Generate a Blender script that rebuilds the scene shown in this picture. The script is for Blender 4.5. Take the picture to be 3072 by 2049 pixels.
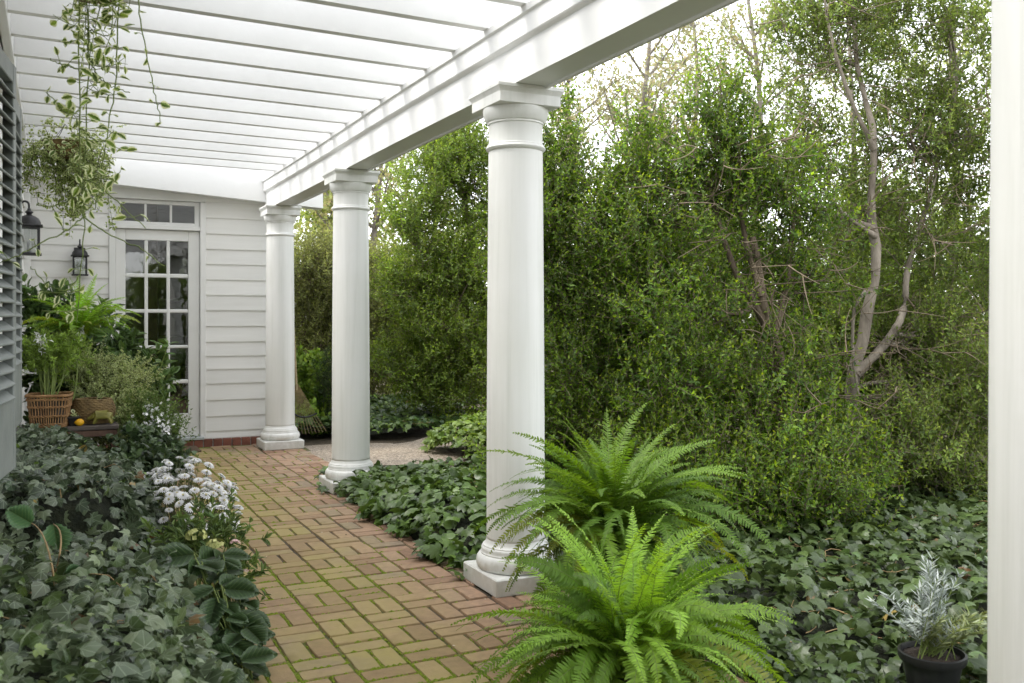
import bpy, bmesh, math, random
import numpy as np
from math import radians, sin, cos, pi
from mathutils import Vector, Matrix

for o in list(bpy.data.objects):
    bpy.data.objects.remove(o, do_unlink=True)
SC = bpy.context.scene
COL = SC.collection

# ------------------------------------------------------------------ camera
cam_d = bpy.data.cameras.new('camera')
cam = bpy.data.objects.new('camera', cam_d)
COL.objects.link(cam)
cam.location = (0, 0, 1.36)
cam.rotation_euler = (radians(90), 0, radians(-26.17))
cam_d.sensor_width = 36
cam_d.lens = 32.8
cam_d.shift_y = -0.0236
cam_d.clip_start = 0.05
cam_d.clip_end = 600
cam_d.dof.use_dof = True
cam_d.dof.focus_distance = 5.5
cam_d.dof.aperture_fstop = 5.6
SC.camera = cam

# ------------------------------------------------------------------ sky and sun (bright, thinly overcast)
SUN_EL, SUN_AZ = radians(54), radians(287)      # azimuth clockwise from +Y
world = bpy.data.worlds.new('World')
SC.world = world
world.use_nodes = True
wn, wl = world.node_tree.nodes, world.node_tree.links
wn.clear()
sky = wn.new('ShaderNodeTexSky')
sky.sky_type = 'NISHITA'
sky.sun_disc = False
sky.sun_elevation = SUN_EL
sky.sun_rotation = SUN_AZ
sky.air_density = 1.0
sky.dust_density = 1.0
hs = wn.new('ShaderNodeHueSaturation')
hs.inputs['Saturation'].default_value = 0.12
bg = wn.new('ShaderNodeBackground')
bg.inputs['Strength'].default_value = 0.15
wo = wn.new('ShaderNodeOutputWorld')
wl.new(sky.outputs[0], hs.inputs['Color'])
wl.new(hs.outputs[0], bg.inputs['Color'])
wl.new(bg.outputs[0], wo.inputs['Surface'])

sun_d = bpy.data.lights.new('sun', 'SUN')
sun_d.energy = 0.65
sun_d.angle = radians(24)
sun_d.color = (1.0, 0.95, 0.87)
sun = bpy.data.objects.new('sun', sun_d)
COL.objects.link(sun)
sd = Vector((sin(SUN_AZ) * cos(SUN_EL), cos(SUN_AZ) * cos(SUN_EL), sin(SUN_EL)))
sun.rotation_euler = sd.to_track_quat('Z', 'Y').to_euler()
sun.location = (0, -5, 12)

vs = SC.view_settings
vs.view_transform = 'Standard'
vs.look = 'None'
vs.exposure = 2.22
vs.gamma = 1.0
vs.use_curve_mapping = False
SC.render.engine = 'CYCLES'
SC.cycles.max_bounces = 7
SC.cycles.diffuse_bounces = 4
SC.cycles.glossy_bounces = 3
SC.cycles.transmission_bounces = 4
SC.cycles.transparent_max_bounces = 8

# ------------------------------------------------------------------ materials
MATS = {}
def new_mat(name):
    m = bpy.data.materials.new(name)
    m.use_nodes = True
    nt = m.node_tree
    b = nt.nodes['Principled BSDF']
    MATS[name] = m
    return m, nt, b

def N(nt, typ, **kw):
    n = nt.nodes.new(typ)
    for k, v in kw.items():
        if k.startswith('i_'):
            n.inputs[k[2:].replace('_', ' ')].default_value = v
        else:
            setattr(n, k, v)
    return n

def ramp(nt, fac, stops):
    r = N(nt, 'ShaderNodeValToRGB')
    el = r.color_ramp.elements
    while len(el) < len(stops):
        el.new(0.5)
    for e, (p, c) in zip(el, stops):
        e.position = p
        e.color = (*c, 1)
    nt.links.new(fac, r.inputs['Fac'])
    return r.outputs['Color']

def surf(name, c1, c2, scale=4.0, rough=0.6, bump=0.2, bscale=60.0, bdist=0.004, detail=6.0, stretch=None, spec=0.5, metallic=0.0, obj_var=0.0):
    """general two-tone noisy surface with fine relief"""
    m, nt, b = new_mat(name)
    L = nt.links.new
    tc = N(nt, 'ShaderNodeTexCoord')
    mp = N(nt, 'ShaderNodeMapping')
    if stretch:
        mp.inputs['Scale'].default_value = stretch
    L(tc.outputs['Object'], mp.inputs['Vector'])
    n1 = N(nt, 'ShaderNodeTexNoise', i_Scale=scale, i_Detail=detail, i_Roughness=0.6)
    L(mp.outputs[0], n1.inputs['Vector'])
    colr = ramp(nt, n1.outputs['Fac'], [(0.3, c1), (0.7, c2)])
    if obj_var > 0:
        oi = N(nt, 'ShaderNodeObjectInfo')
        mr = N(nt, 'ShaderNodeMapRange')
        mr.inputs['To Min'].default_value = 1 - obj_var
        mr.inputs['To Max'].default_value = 1 + obj_var
        L(oi.outputs['Random'], mr.inputs['Value'])
        h = N(nt, 'ShaderNodeHueSaturation')
        L(colr, h.inputs['Color'])
        L(mr.outputs[0], h.inputs['Value'])
        colr = h.outputs[0]
    L(colr, b.inputs['Base Color'])
    b.inputs['Roughness'].default_value = rough
    b.inputs['Specular IOR Level'].default_value = spec
    b.inputs['Metallic'].default_value = metallic
    if bump > 0:
        n2 = N(nt, 'ShaderNodeTexNoise', i_Scale=bscale, i_Detail=4.0)
        L(mp.outputs[0], n2.inputs['Vector'])
        bp = N(nt, 'ShaderNodeBump', i_Strength=bump, i_Distance=bdist)
        L(n2.outputs['Fac'], bp.inputs['Height'])
        L(bp.outputs[0], b.inputs['Normal'])
    return m

# white paint: brushed boards, faint grime
surf('white_paint', (0.76, 0.76, 0.745), (0.83, 0.83, 0.82), scale=2.5, rough=0.42, bump=0.25, bscale=35, bdist=0.002, stretch=(1, 1, 1), obj_var=0.02)
def column_paint():
    """old house paint: faint vertical streaks, drifts of grime, soil splashed on the lowest part"""
    m, nt, b = new_mat('white_column')
    L = nt.links.new
    tc = N(nt, 'ShaderNodeTexCoord')
    geo = N(nt, 'ShaderNodeNewGeometry')
    mp = N(nt, 'ShaderNodeMapping')
    mp.inputs['Scale'].default_value = (9, 9, 0.35)
    L(geo.outputs['Position'], mp.inputs['Vector'])
    n1 = N(nt, 'ShaderNodeTexNoise', i_Scale=1.6, i_Detail=6.0, i_Roughness=0.65)
    L(mp.outputs[0], n1.inputs['Vector'])
    n2 = N(nt, 'ShaderNodeTexNoise', i_Scale=1.3, i_Detail=5.0)
    L(geo.outputs['Position'], n2.inputs['Vector'])
    c1 = ramp(nt, n1.outputs['Fac'], [(0.25, (0.67, 0.68, 0.65)), (0.5, (0.79, 0.79, 0.775)), (0.75, (0.83, 0.83, 0.82))])
    c2 = ramp(nt, n2.outputs['Fac'], [(0.35, (0.93, 0.935, 0.91)), (0.65, (1, 1, 1))])
    mx = N(nt, 'ShaderNodeMix', data_type='RGBA', blend_type='MULTIPLY'); mx.inputs[0].default_value = 1
    L(c1, mx.inputs[6]); L(c2, mx.inputs[7])
    sx = N(nt, 'ShaderNodeSeparateXYZ'); L(geo.outputs['Position'], sx.inputs[0])
    n3 = N(nt, 'ShaderNodeTexNoise', i_Scale=28.0, i_Detail=4.0); L(geo.outputs['Position'], n3.inputs['Vector'])
    ma = N(nt, 'ShaderNodeMath', operation='MULTIPLY_ADD'); ma.inputs[1].default_value = -0.42
    L(n3.outputs['Fac'], ma.inputs[0]); L(sx.outputs['Z'], ma.inputs[2])
    mr = N(nt, 'ShaderNodeMapRange', interpolation_type='SMOOTHSTEP')
    mr.inputs['From Min'].default_value = -0.02; mr.inputs['From Max'].default_value = -0.19; mr.inputs['To Max'].default_value = 0.28
    L(ma.outputs[0], mr.inputs['Value'])
    m2 = N(nt, 'ShaderNodeMix', data_type='RGBA')
    L(mr.outputs[0], m2.inputs[0]); L(mx.outputs[2], m2.inputs[6]); m2.inputs[7].default_value = (0.34, 0.32, 0.24, 1)
    L(m2.outputs[2], b.inputs['Base Color'])
    b.inputs['Roughness'].default_value = 0.5
    bp = N(nt, 'ShaderNodeBump', i_Strength=0.25, i_Distance=0.002)
    L(n1.outputs['Fac'], bp.inputs['Height']); L(bp.outputs[0], b.inputs['Normal'])
column_paint()
surf('white_board', (0.77, 0.765, 0.74), (0.84, 0.835, 0.815), scale=3.0, rough=0.5, bump=0.35, bscale=18, bdist=0.002, stretch=(0.25, 1, 3.5), obj_var=0.035)
surf('grey_paint', (0.155, 0.175, 0.168), (0.22, 0.24, 0.23), scale=8, rough=0.5, bump=0.3, bscale=60, obj_var=0.05)
surf('threshold_paint', (0.42, 0.46, 0.46), (0.52, 0.55, 0.55), scale=8, rough=0.6)
surf('black_metal', (0.012, 0.012, 0.014), (0.03, 0.03, 0.033), scale=30, rough=0.45, bump=0.15, bscale=200, bdist=0.001)
surf('black_plastic', (0.008, 0.008, 0.009), (0.02, 0.02, 0.021), scale=20, rough=0.4, bump=0.05)
surf('soil', (0.018, 0.012, 0.008), (0.06, 0.042, 0.028), scale=25, rough=0.95, bump=1.0, bscale=90, bdist=0.02)
surf('leaf_litter', (0.035, 0.026, 0.016), (0.11, 0.085, 0.05), scale=12, rough=0.95, bump=1.0, bscale=50, bdist=0.03)
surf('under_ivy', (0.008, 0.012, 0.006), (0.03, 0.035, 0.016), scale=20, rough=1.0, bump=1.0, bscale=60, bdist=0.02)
surf('bark', (0.07, 0.05, 0.035), (0.22, 0.17, 0.12), scale=14, rough=0.95, bump=1.0, bscale=30, bdist=0.02, stretch=(1, 1, 0.3))
surf('bark_pale', (0.085, 0.068, 0.05), (0.36, 0.31, 0.25), scale=9, rough=0.95, bump=0.9, bscale=40, bdist=0.01, stretch=(1, 1, 0.35))
surf('bark_grey', (0.12, 0.105, 0.09), (0.28, 0.25, 0.21), scale=6, rough=0.95, bump=0.6, bscale=20, bdist=0.02)
surf('twig', (0.10, 0.075, 0.05), (0.24, 0.19, 0.13), scale=12, rough=0.9, bump=0)
surf('bench_wood', (0.05, 0.04, 0.034), (0.14, 0.115, 0.1), scale=6, rough=0.8, bump=0.6, bscale=40, stretch=(0.3, 2, 2))
surf('leg_wood', (0.08, 0.045, 0.03), (0.17, 0.10, 0.07), scale=8, rough=0.8, bump=0.5, bscale=40, stretch=(2, 2, 0.3))
surf('wicker', (0.20, 0.10, 0.04), (0.46, 0.27, 0.12), scale=18, rough=0.6, bump=0.2, bscale=200, bdist=0.001)
surf('woven_rush', (0.10, 0.065, 0.025), (0.28, 0.19, 0.08), scale=18, rough=0.8, bump=0.4, bscale=80)
surf('green_glaze', (0.13, 0.13, 0.025), (0.30, 0.27, 0.06), scale=9, rough=0.4, bump=0.2, bscale=60)
surf('lemon_skin', (0.72, 0.36, 0.01), (0.85, 0.46, 0.015), scale=8, rough=0.4, bump=0.4, bscale=160, bdist=0.002)
surf('mat_fibre', (0.10, 0.065, 0.04), (0.20, 0.14, 0.09), scale=60, rough=1.0, bump=1.0, bscale=300, bdist=0.01)
surf('stone', (0.16, 0.155, 0.15), (0.36, 0.35, 0.33), scale=7, rough=0.9, bump=0.8, bscale=40, bdist=0.01)
surf('bamboo', (0.20, 0.15, 0.07), (0.34, 0.26, 0.13), scale=20, rough=0.6, bump=0.1)
surf('oak', (0.10, 0.055, 0.025), (0.20, 0.12, 0.055), scale=6, rough=0.5, bump=0.2, stretch=(3, 3, 0.4))
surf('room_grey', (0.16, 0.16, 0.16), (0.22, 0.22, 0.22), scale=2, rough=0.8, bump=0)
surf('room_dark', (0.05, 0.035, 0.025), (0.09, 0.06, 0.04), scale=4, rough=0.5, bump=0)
surf('petal_white', (0.84, 0.83, 0.84), (0.90, 0.90, 0.89), scale=40, rough=0.6, bump=0)
surf('petal_pink', (0.62, 0.34, 0.36), (0.78, 0.62, 0.56), scale=30, rough=0.6, bump=0)
surf('petal_lime', (0.42, 0.46, 0.14), (0.62, 0.62, 0.26), scale=30, rough=0.6, bump=0)
surf('flower_eye', (0.50, 0.42, 0.10), (0.62, 0.58, 0.30), scale=80, rough=0.8, bump=0)
surf('stem_green', (0.10, 0.15, 0.03), (0.22, 0.28, 0.07), scale=20, rough=0.6, bump=0)
surf('stem_dark', (0.05, 0.055, 0.025), (0.10, 0.10, 0.045), scale=20, rough=0.6, bump=0)
surf('tan_stem', (0.28, 0.18, 0.08), (0.42, 0.30, 0.15), scale=20, rough=0.7, bump=0)

def gravel_mat():
    m, nt, b = new_mat('aggregate')
    L = nt.links.new
    tc = N(nt, 'ShaderNodeTexCoord')
    v = N(nt, 'ShaderNodeTexVoronoi', i_Scale=75.0)
    L(tc.outputs['Object'], v.inputs['Vector'])
    n = N(nt, 'ShaderNodeTexNoise', i_Scale=1.6, i_Detail=5.0)
    L(tc.outputs['Object'], n.inputs['Vector'])
    sp = N(nt, 'ShaderNodeSeparateColor')
    L(v.outputs['Color'], sp.inputs[0])
    c = ramp(nt, sp.outputs[0], [(0.0, (0.16, 0.13, 0.105)), (0.6, (0.33, 0.28, 0.23)), (1.0, (0.52, 0.46, 0.39))])
    c2 = ramp(nt, n.outputs['Fac'], [(0.3, (0.7, 0.7, 0.7)), (0.7, (1.15, 1.1, 1.0))])
    mx = N(nt, 'ShaderNodeMix', data_type='RGBA', blend_type='MULTIPLY')
    mx.inputs[0].default_value = 1
    L(c, mx.inputs[6]); L(c2, mx.inputs[7])
    L(mx.outputs[2], b.inputs['Base Color'])
    b.inputs['Roughness'].default_value = 0.85
    bp = N(nt, 'ShaderNodeBump', i_Strength=0.8, i_Distance=0.006)
    bp.invert = True
    L(v.outputs['Distance'], bp.inputs['Height'])
    L(bp.outputs[0], b.inputs['Normal'])
gravel_mat()

def brick_mat(name, stuff):
    """old red pavers with an algae film in the trodden middle of the walk"""
    m, nt, b = new_mat(name)
    L = nt.links.new
    if stuff:
        at = N(nt, 'ShaderNodeAttribute', attribute_name='rnd')
        rnd = at.outputs['Fac']
    else:
        rnd = N(nt, 'ShaderNodeObjectInfo').outputs['Random']
    geo = N(nt, 'ShaderNodeNewGeometry')
    base = ramp(nt, rnd, [(0.0, (0.235, 0.135, 0.088)), (0.3, (0.31, 0.19, 0.128)), (0.55, (0.37, 0.235, 0.16)), (0.8, (0.315, 0.222, 0.155)), (1.0, (0.245, 0.19, 0.145))])
    n1 = N(nt, 'ShaderNodeTexNoise', i_Scale=22.0, i_Detail=6.0, i_Roughness=0.65)
    L(geo.outputs['Position'], n1.inputs['Vector'])
    v = ramp(nt, n1.outputs['Fac'], [(0.3, (0.72, 0.72, 0.74)), (0.7, (1.2, 1.18, 1.14))])
    mx = N(nt, 'ShaderNodeMix', data_type='RGBA', blend_type='MULTIPLY')
    mx.inputs[0].default_value = 1.0
    L(base, mx.inputs[6]); L(v, mx.inputs[7])
    # algae film: strongest left of the middle of the walk
    sx = N(nt, 'ShaderNodeSeparateXYZ')
    L(geo.outputs['Position'], sx.inputs[0])
    mr = N(nt, 'ShaderNodeMapRange', interpolation_type='SMOOTHSTEP')
    mr.inputs['From Min'].default_value = 1.95
    mr.inputs['From Max'].default_value = 1.25
    L(sx.outputs['X'], mr.inputs['Value'])
    n2 = N(nt, 'ShaderNodeTexNoise', i_Scale=1.7, i_Detail=5.0, i_Roughness=0.65)
    L(geo.outputs['Position'], n2.inputs['Vector'])
    mr2 = N(nt, 'ShaderNodeMapRange')
    mr2.inputs['From Min'].default_value = 0.22
    mr2.inputs['From Max'].default_value = 0.55
    L(n2.outputs['Fac'], mr2.inputs['Value'])
    mul = N(nt, 'ShaderNodeMath', operation='MULTIPLY')
    L(mr.outputs[0], mul.inputs[0]); L(mr2.outputs[0], mul.inputs[1])
    ad = N(nt, 'ShaderNodeMath', operation='MULTIPLY_ADD')
    ad.inputs[1].default_value = 0.74
    ad.inputs[2].default_value = 0.06
    L(mul.outputs[0], ad.inputs[0])
    # each brick takes the film differently
    mr3 = N(nt, 'ShaderNodeMapRange')
    mr3.inputs['To Min'].default_value = 0.55
    mr3.inputs['To Max'].default_value = 1.2
    L(rnd, mr3.inputs['Value'])
    mm = N(nt, 'ShaderNodeMath', operation='MULTIPLY', use_clamp=True)
    L(ad.outputs[0], mm.inputs[0]); L(mr3.outputs[0], mm.inputs[1])
    mx2 = N(nt, 'ShaderNodeMix', data_type='RGBA')
    L(mm.outputs[0], mx2.inputs[0])
    L(mx.outputs[2], mx2.inputs[6])
    mx2.inputs[7].default_value = (0.36, 0.29, 0.095, 1)
    L(mx2.outputs[2], b.inputs['Base Color'])
    b.inputs['Roughness'].default_value = 0.78
    n3 = N(nt, 'ShaderNodeTexNoise', i_Scale=140.0, i_Detail=3.0)
    L(geo.outputs['Position'], n3.inputs['Vector'])
    bp = N(nt, 'ShaderNodeBump', i_Strength=0.5, i_Distance=0.003)
    L(n3.outputs['Fac'], bp.inputs['Height'])
    L(bp.outputs[0], b.inputs['Normal'])
brick_mat('brick', False)
brick_mat('brick_stuff', True)
surf('sill_brick', (0.16, 0.055, 0.035), (0.27, 0.10, 0.065), scale=14, rough=0.8, bump=0.5, bscale=90, obj_var=0.2)

def joint_mat():
    m, nt, b = new_mat('mossy_joint')
    L = nt.links.new
    at = N(nt, 'ShaderNodeAttribute', attribute_name='moss')
    tc = N(nt, 'ShaderNodeNewGeometry')
    n = N(nt, 'ShaderNodeTexNoise', i_Scale=160.0, i_Detail=3.0)
    L(tc.outputs['Position'], n.inputs['Vector'])
    g = ramp(nt, n.outputs['Fac'], [(0.3, (0.09, 0.13, 0.006)), (0.7, (0.26, 0.33, 0.022))])
    d = ramp(nt, n.outputs['Fac'], [(0.3, (0.04, 0.03, 0.02)), (0.7, (0.13, 0.10, 0.07))])
    mx = N(nt, 'ShaderNodeMix', data_type='RGBA')
    L(at.outputs['Fac'], mx.inputs[0]); L(d, mx.inputs[6]); L(g, mx.inputs[7])
    L(mx.outputs[2], b.inputs['Base Color'])
    b.inputs['Roughness'].default_value = 1.0
    bp = N(nt, 'ShaderNodeBump', i_Strength=1.0, i_Distance=0.006)
    L(n.outputs['Fac'], bp.inputs['Height'])
    L(bp.outputs[0], b.inputs['Normal'])
joint_mat()

def glass_mat(name, tint, refl=1.0):
    m, nt, b = new_mat(name)
    L = nt.links.new
    nt.nodes.remove(b)
    out = nt.nodes['Material Output']
    tr = N(nt, 'ShaderNodeBsdfTransparent')
    tr.inputs['Color'].default_value = (*tint, 1)
    gl = N(nt, 'ShaderNodeBsdfGlossy')
    gl.inputs['Roughness'].default_value = 0.01
    fr = N(nt, 'ShaderNodeFresnel', i_IOR=1.52)
    mu = N(nt, 'ShaderNodeMath', operation='MULTIPLY_ADD', use_clamp=True)
    mu.inputs[1].default_value = 1.5 * refl
    mu.inputs[2].default_value = 0.02
    L(fr.outputs[0], mu.inputs[0])
    tc = N(nt, 'ShaderNodeTexCoord')
    n = N(nt, 'ShaderNodeTexNoise', i_Scale=5.0, i_Detail=2.0)
    L(tc.outputs['Object'], n.inputs['Vector'])
    bp = N(nt, 'ShaderNodeBump', i_Strength=0.06, i_Distance=0.02)
    L(n.outputs['Fac'], bp.inputs['Height'])
    L(bp.outputs[0], gl.inputs['Normal'])
    mx = N(nt, 'ShaderNodeMixShader')
    L(mu.outputs[0], mx.inputs[0]); L(tr.outputs[0], mx.inputs[1]); L(gl.outputs[0], mx.inputs[2])
    L(mx.outputs[0], out.inputs['Surface'])
glass_mat('window_glass', (0.75, 0.77, 0.76))
glass_mat('lantern_glass', (0.93, 0.94, 0.94), 0.4)

def leaf_mat(name, rough=0.4, transl=0.3, spec=0.5, veins=None, vein_col=(0.3, 0.36, 0.22), vein_amt=0.5, margin=None, margin_at=0.6, bump=0.0):
    """foliage: colour comes leaf by leaf from the mesh ('Col'); 'luv' holds place on the leaf blade"""
    m, nt, b = new_mat(name)
    L = nt.links.new
    at = N(nt, 'ShaderNodeAttribute', attribute_name='Col')
    c = at.outputs['Color']
    if veins or margin:
        lu = N(nt, 'ShaderNodeAttribute', attribute_name='luv')
        sp = N(nt, 'ShaderNodeSeparateXYZ')
        L(lu.outputs['Vector'], sp.inputs[0])
    vf = None
    if veins == 'palm':
        v0 = N(nt, 'ShaderNodeMath', operation='SUBTRACT'); v0.inputs[1].default_value = 0.08
        L(sp.outputs['Y'], v0.inputs[0])
        an = N(nt, 'ShaderNodeMath', operation='ARCTAN2')
        L(sp.outputs['X'], an.inputs[0]); L(v0.outputs[0], an.inputs[1])
        pp = N(nt, 'ShaderNodeMath', operation='PINGPONG'); pp.inputs[1].default_value = 0.41
        L(an.outputs[0], pp.inputs[0])
        le = N(nt, 'ShaderNodeVectorMath', operation='LENGTH')
        cb = N(nt, 'ShaderNodeCombineXYZ')
        L(sp.outputs['X'], cb.inputs[0]); L(v0.outputs[0], cb.inputs[1])
        L(cb.outputs[0], le.inputs[0])
        dd = N(nt, 'ShaderNodeMath', operation='MULTIPLY')
        L(pp.outputs[0], dd.inputs[0]); L(le.outputs['Value'], dd.inputs[1])
        mr = N(nt, 'ShaderNodeMapRange', interpolation_type='SMOOTHSTEP')
        mr.inputs['From Min'].default_value = 0.028; mr.inputs['From Max'].default_value = 0.004
        mr.inputs['To Max'].default_value = vein_amt
        L(dd.outputs[0], mr.inputs['Value'])
        vf = mr.outputs[0]
    elif veins == 'pinnate':
        ab = N(nt, 'ShaderNodeMath', operation='ABSOLUTE')
        L(sp.outputs['X'], ab.inputs[0])
        ma = N(nt, 'ShaderNodeMath', operation='MULTIPLY_ADD'); ma.inputs[1].default_value = -0.75
        L(ab.outputs[0], ma.inputs[0]); L(sp.outputs['Y'], ma.inputs[2])
        pp = N(nt, 'ShaderNodeMath', operation='PINGPONG'); pp.inputs[1].default_value = 0.065
        L(ma.outputs[0], pp.inputs[0])
        mn = N(nt, 'ShaderNodeMath', operation='MINIMUM')
        L(pp.outputs[0], mn.inputs[0]); L(ab.outputs[0], mn.inputs[1])
        mr = N(nt, 'ShaderNodeMapRange', interpolation_type='SMOOTHSTEP')
        mr.inputs['From Min'].default_value = 0.022; mr.inputs['From Max'].default_value = 0.004
        mr.inputs['To Max'].default_value = vein_amt
        L(mn.outputs[0], mr.inputs['Value'])
        vf = mr.outputs[0]
    if vf is not None:
        mx = N(nt, 'ShaderNodeMix', data_type='RGBA')
        L(vf, mx.inputs[0]); L(c, mx.inputs[6])
        mx.inputs[7].default_value = (*vein_col, 1)
        c = mx.outputs[2]
        if bump:
            bp = N(nt, 'ShaderNodeBump', i_Strength=bump, i_Distance=0.004)
            bp.invert = True
            L(vf, bp.inputs['Height'])
            L(bp.outputs[0], b.inputs['Normal'])
    if margin:
        no = N(nt, 'ShaderNodeTexNoise', i_Scale=60.0, i_Detail=2.0)
        tcn = N(nt, 'ShaderNodeNewGeometry')
        L(tcn.outputs['Position'], no.inputs['Vector'])
        ma = N(nt, 'ShaderNodeMath', operation='MULTIPLY_ADD'); ma.inputs[1].default_value = 0.5
        L(no.outputs['Fac'], ma.inputs[0]); L(sp.outputs['Z'], ma.inputs[2])
        gt = N(nt, 'ShaderNodeMapRange', interpolation_type='SMOOTHSTEP')
        gt.inputs['From Min'].default_value = margin_at + 0.17
        gt.inputs['From Max'].default_value = margin_at + 0.33
        L(ma.outputs[0], gt.inputs['Value'])
        mx = N(nt, 'ShaderNodeMix', data_type='RGBA')
        L(gt.outputs[0], mx.inputs[0]); L(c, mx.inputs[6])
        mx.inputs[7].default_value = (*margin, 1)
        c = mx.outputs[2]
    L(c, b.inputs['Base Color'])
    b.inputs['Roughness'].default_value = rough
    b.inputs['Specular IOR Level'].default_value = spec
    if transl > 0:
        tr = N(nt, 'ShaderNodeBsdfTranslucent')
        hsn = N(nt, 'ShaderNodeHueSaturation')
        hsn.inputs['Hue'].default_value = 0.485
        hsn.inputs['Saturation'].default_value = 1.1
        hsn.inputs['Value'].default_value = 1.5
        L(c, hsn.inputs['Color'])
        L(hsn.outputs[0], tr.inputs['Color'])
        ms = N(nt, 'ShaderNodeMixShader')
        ms.inputs[0].default_value = transl
        L(b.outputs[0], ms.inputs[1]); L(tr.outputs[0], ms.inputs[2])
        L(ms.outputs[0], nt.nodes['Material Output'].inputs['Surface'])
leaf_mat('leaf_shrub', rough=0.42, transl=0.52, spec=0.45)
leaf_mat('leaf_far', rough=0.6, transl=0.45, spec=0.3)
leaf_mat('leaf_fern', rough=0.5, transl=0.38, spec=0.4)
leaf_mat('leaf_ivy', rough=0.34, transl=0.2, spec=0.5, veins='palm', vein_col=(0.14, 0.2, 0.1), vein_amt=0.3)
leaf_mat('leaf_ivy_pale', rough=0.30, transl=0.18, spec=0.6, veins='palm', vein_col=(0.27, 0.33, 0.22), vein_amt=0.62, bump=0.3)
leaf_mat('leaf_broad', rough=0.36, transl=0.22, spec=0.5, veins='pinnate', vein_col=(0.16, 0.24, 0.09), vein_amt=0.45, bump=0.5)
leaf_mat('leaf_variegated', rough=0.45, transl=0.42, spec=0.4, margin=(0.72, 0.76, 0.46), margin_at=0.46)
leaf_mat('leaf_variegated_small', rough=0.5, transl=0.38, spec=0.35, margin=(0.55, 0.6, 0.30), margin_at=0.6)
leaf_mat('leaf_silver', rough=0.7, transl=0.15, spec=0.3)
leaf_mat('leaf_soft', rough=0.5, transl=0.35, spec=0.35)

# ------------------------------------------------------------------ mesh helpers
def link(o, parent=None):
    COL.objects.link(o)
    if parent is not None:
        o.parent = parent
    return o

def tag(o, label=None, cat=None, group=None, kind=None):
    if label: o['label'] = label
    if cat: o['category'] = cat
    if group: o['group'] = group
    if kind: o['kind'] = kind
    return o

def thing(name, label, cat, loc=(0, 0, 0), rz=0.0, group=None):
    o = bpy.data.objects.new(name, None)
    o.empty_display_size = 0.1
    o.location = loc
    o.rotation_euler = (0, 0, rz)
    link(o)
    return tag(o, label, cat, group)

class MB:
    """collects shapes; build() links them as ONE mesh object"""
    def __init__(s):
        s.v = []; s.f = []; s.m = []
    def add(s, V, F, mi=0):
        o = len(s.v)
        s.v += [tuple(map(float, p)) for p in V]
        s.f += [tuple(int(i) + o for i in f) for f in F]
        s.m += [mi] * len(F)
        return s
    def box(s, x0, x1, y0, y1, z0, z1, b=0.004, mi=0, M=None):
        V, F = cbox(x0, x1, y0, y1, z0, z1, b)
        if M is not None:
            V = [M @ Vector(p) for p in V]
        return s.add(V, F, mi)
    def lathe(s, prof, n=48, c=(0, 0, 0), mi=0, cap=True):
        V = []; F = []
        for r, z in prof:
            for k in range(n):
                a = 2 * pi * k / n
                V.append((c[0] + r * cos(a), c[1] + r * sin(a), c[2] + z))
        for i in range(len(prof) - 1):
            for k in range(n):
                k2 = (k + 1) % n
                F.append((i * n + k, i * n + k2, (i + 1) * n + k2, (i + 1) * n + k))
        if cap:
            F.append(tuple(range(n - 1, -1, -1)))
            F.append(tuple(range((len(prof) - 1) * n, len(prof) * n)))
        return s.add(V, F, mi)
    def tube(s, pts, rad, n=8, mi=0, closed=False):
        V, F = tube(pts, rad, n, closed)
        return s.add(V, F, mi)
    def build(s, name, mats, parent=None, smooth=False, loc=None):
        me = bpy.data.meshes.new(name)
        me.from_pydata(s.v, [], s.f)
        if not isinstance(mats, (list, tuple)):
            mats = [mats]
        for m in mats:
            me.materials.append(MATS[m])
        me.polygons.foreach_set('material_index', s.m)
        if smooth:
            me.polygons.foreach_set('use_smooth', [True] * len(me.polygons))
            if smooth == 'angle':
                me.set_sharp_from_angle(angle=radians(40))
        me.update()
        o = bpy.data.objects.new(name, me)
        if loc is not None:
            o.location = loc
        return link(o, parent)

def cbox(x0, x1, y0, y1, z0, z1, b=0.004):
    """box with chamfered edges"""
    b = min(b, (x1 - x0) * .3, (y1 - y0) * .3, (z1 - z0) * .3)
    X, Y, Z = (x0, x1), (y0, y1), (z0, z1)
    V = []; idx = {}
    for i in (0, 1):
        for j in (0, 1):
            for k in (0, 1):
                c = (X[i], Y[j], Z[k]); d = (1 - 2 * i, 1 - 2 * j, 1 - 2 * k)
                for ax in range(3):
                    p = [c[t] + (0 if t == ax else d[t] * b) for t in range(3)]
                    idx[i, j, k, ax] = len(V); V.append(tuple(p))
    F = []
    for i in (0, 1):
        q = [idx[i, 0, 0, 0], idx[i, 1, 0, 0], idx[i, 1, 1, 0], idx[i, 0, 1, 0]]; F.append(q if i else q[::-1])
        q = [idx[0, i, 0, 1], idx[1, i, 0, 1], idx[1, i, 1, 1], idx[0, i, 1, 1]]; F.append(q[::-1] if i else q)
        q = [idx[0, 0, i, 2], idx[1, 0, i, 2], idx[1, 1, i, 2], idx[0, 1, i, 2]]; F.append(q if i else q[::-1])
    for i in (0, 1):
        for j in (0, 1):
            q = [idx[i, j, 0, 0], idx[i, j, 1, 0], idx[i, j, 1, 1], idx[i, j, 0, 1]]; F.append(q if (i + j) % 2 else q[::-1])
            q = [idx[i, 0, j, 0], idx[i, 1, j, 0], idx[i, 1, j, 2], idx[i, 0, j, 2]]; F.append(q[::-1] if (i + j) % 2 else q)
            q = [idx[0, i, j, 1], idx[1, i, j, 1], idx[1, i, j, 2], idx[0, i, j, 2]]; F.append(q if (i + j) % 2 else q[::-1])
            for k in (0, 1):
                t = [idx[i, j, k, 0], idx[i, j, k, 1], idx[i, j, k, 2]]
                F.append(t if (i + j + k) % 2 else t[::-1])
    return V, F

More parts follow.
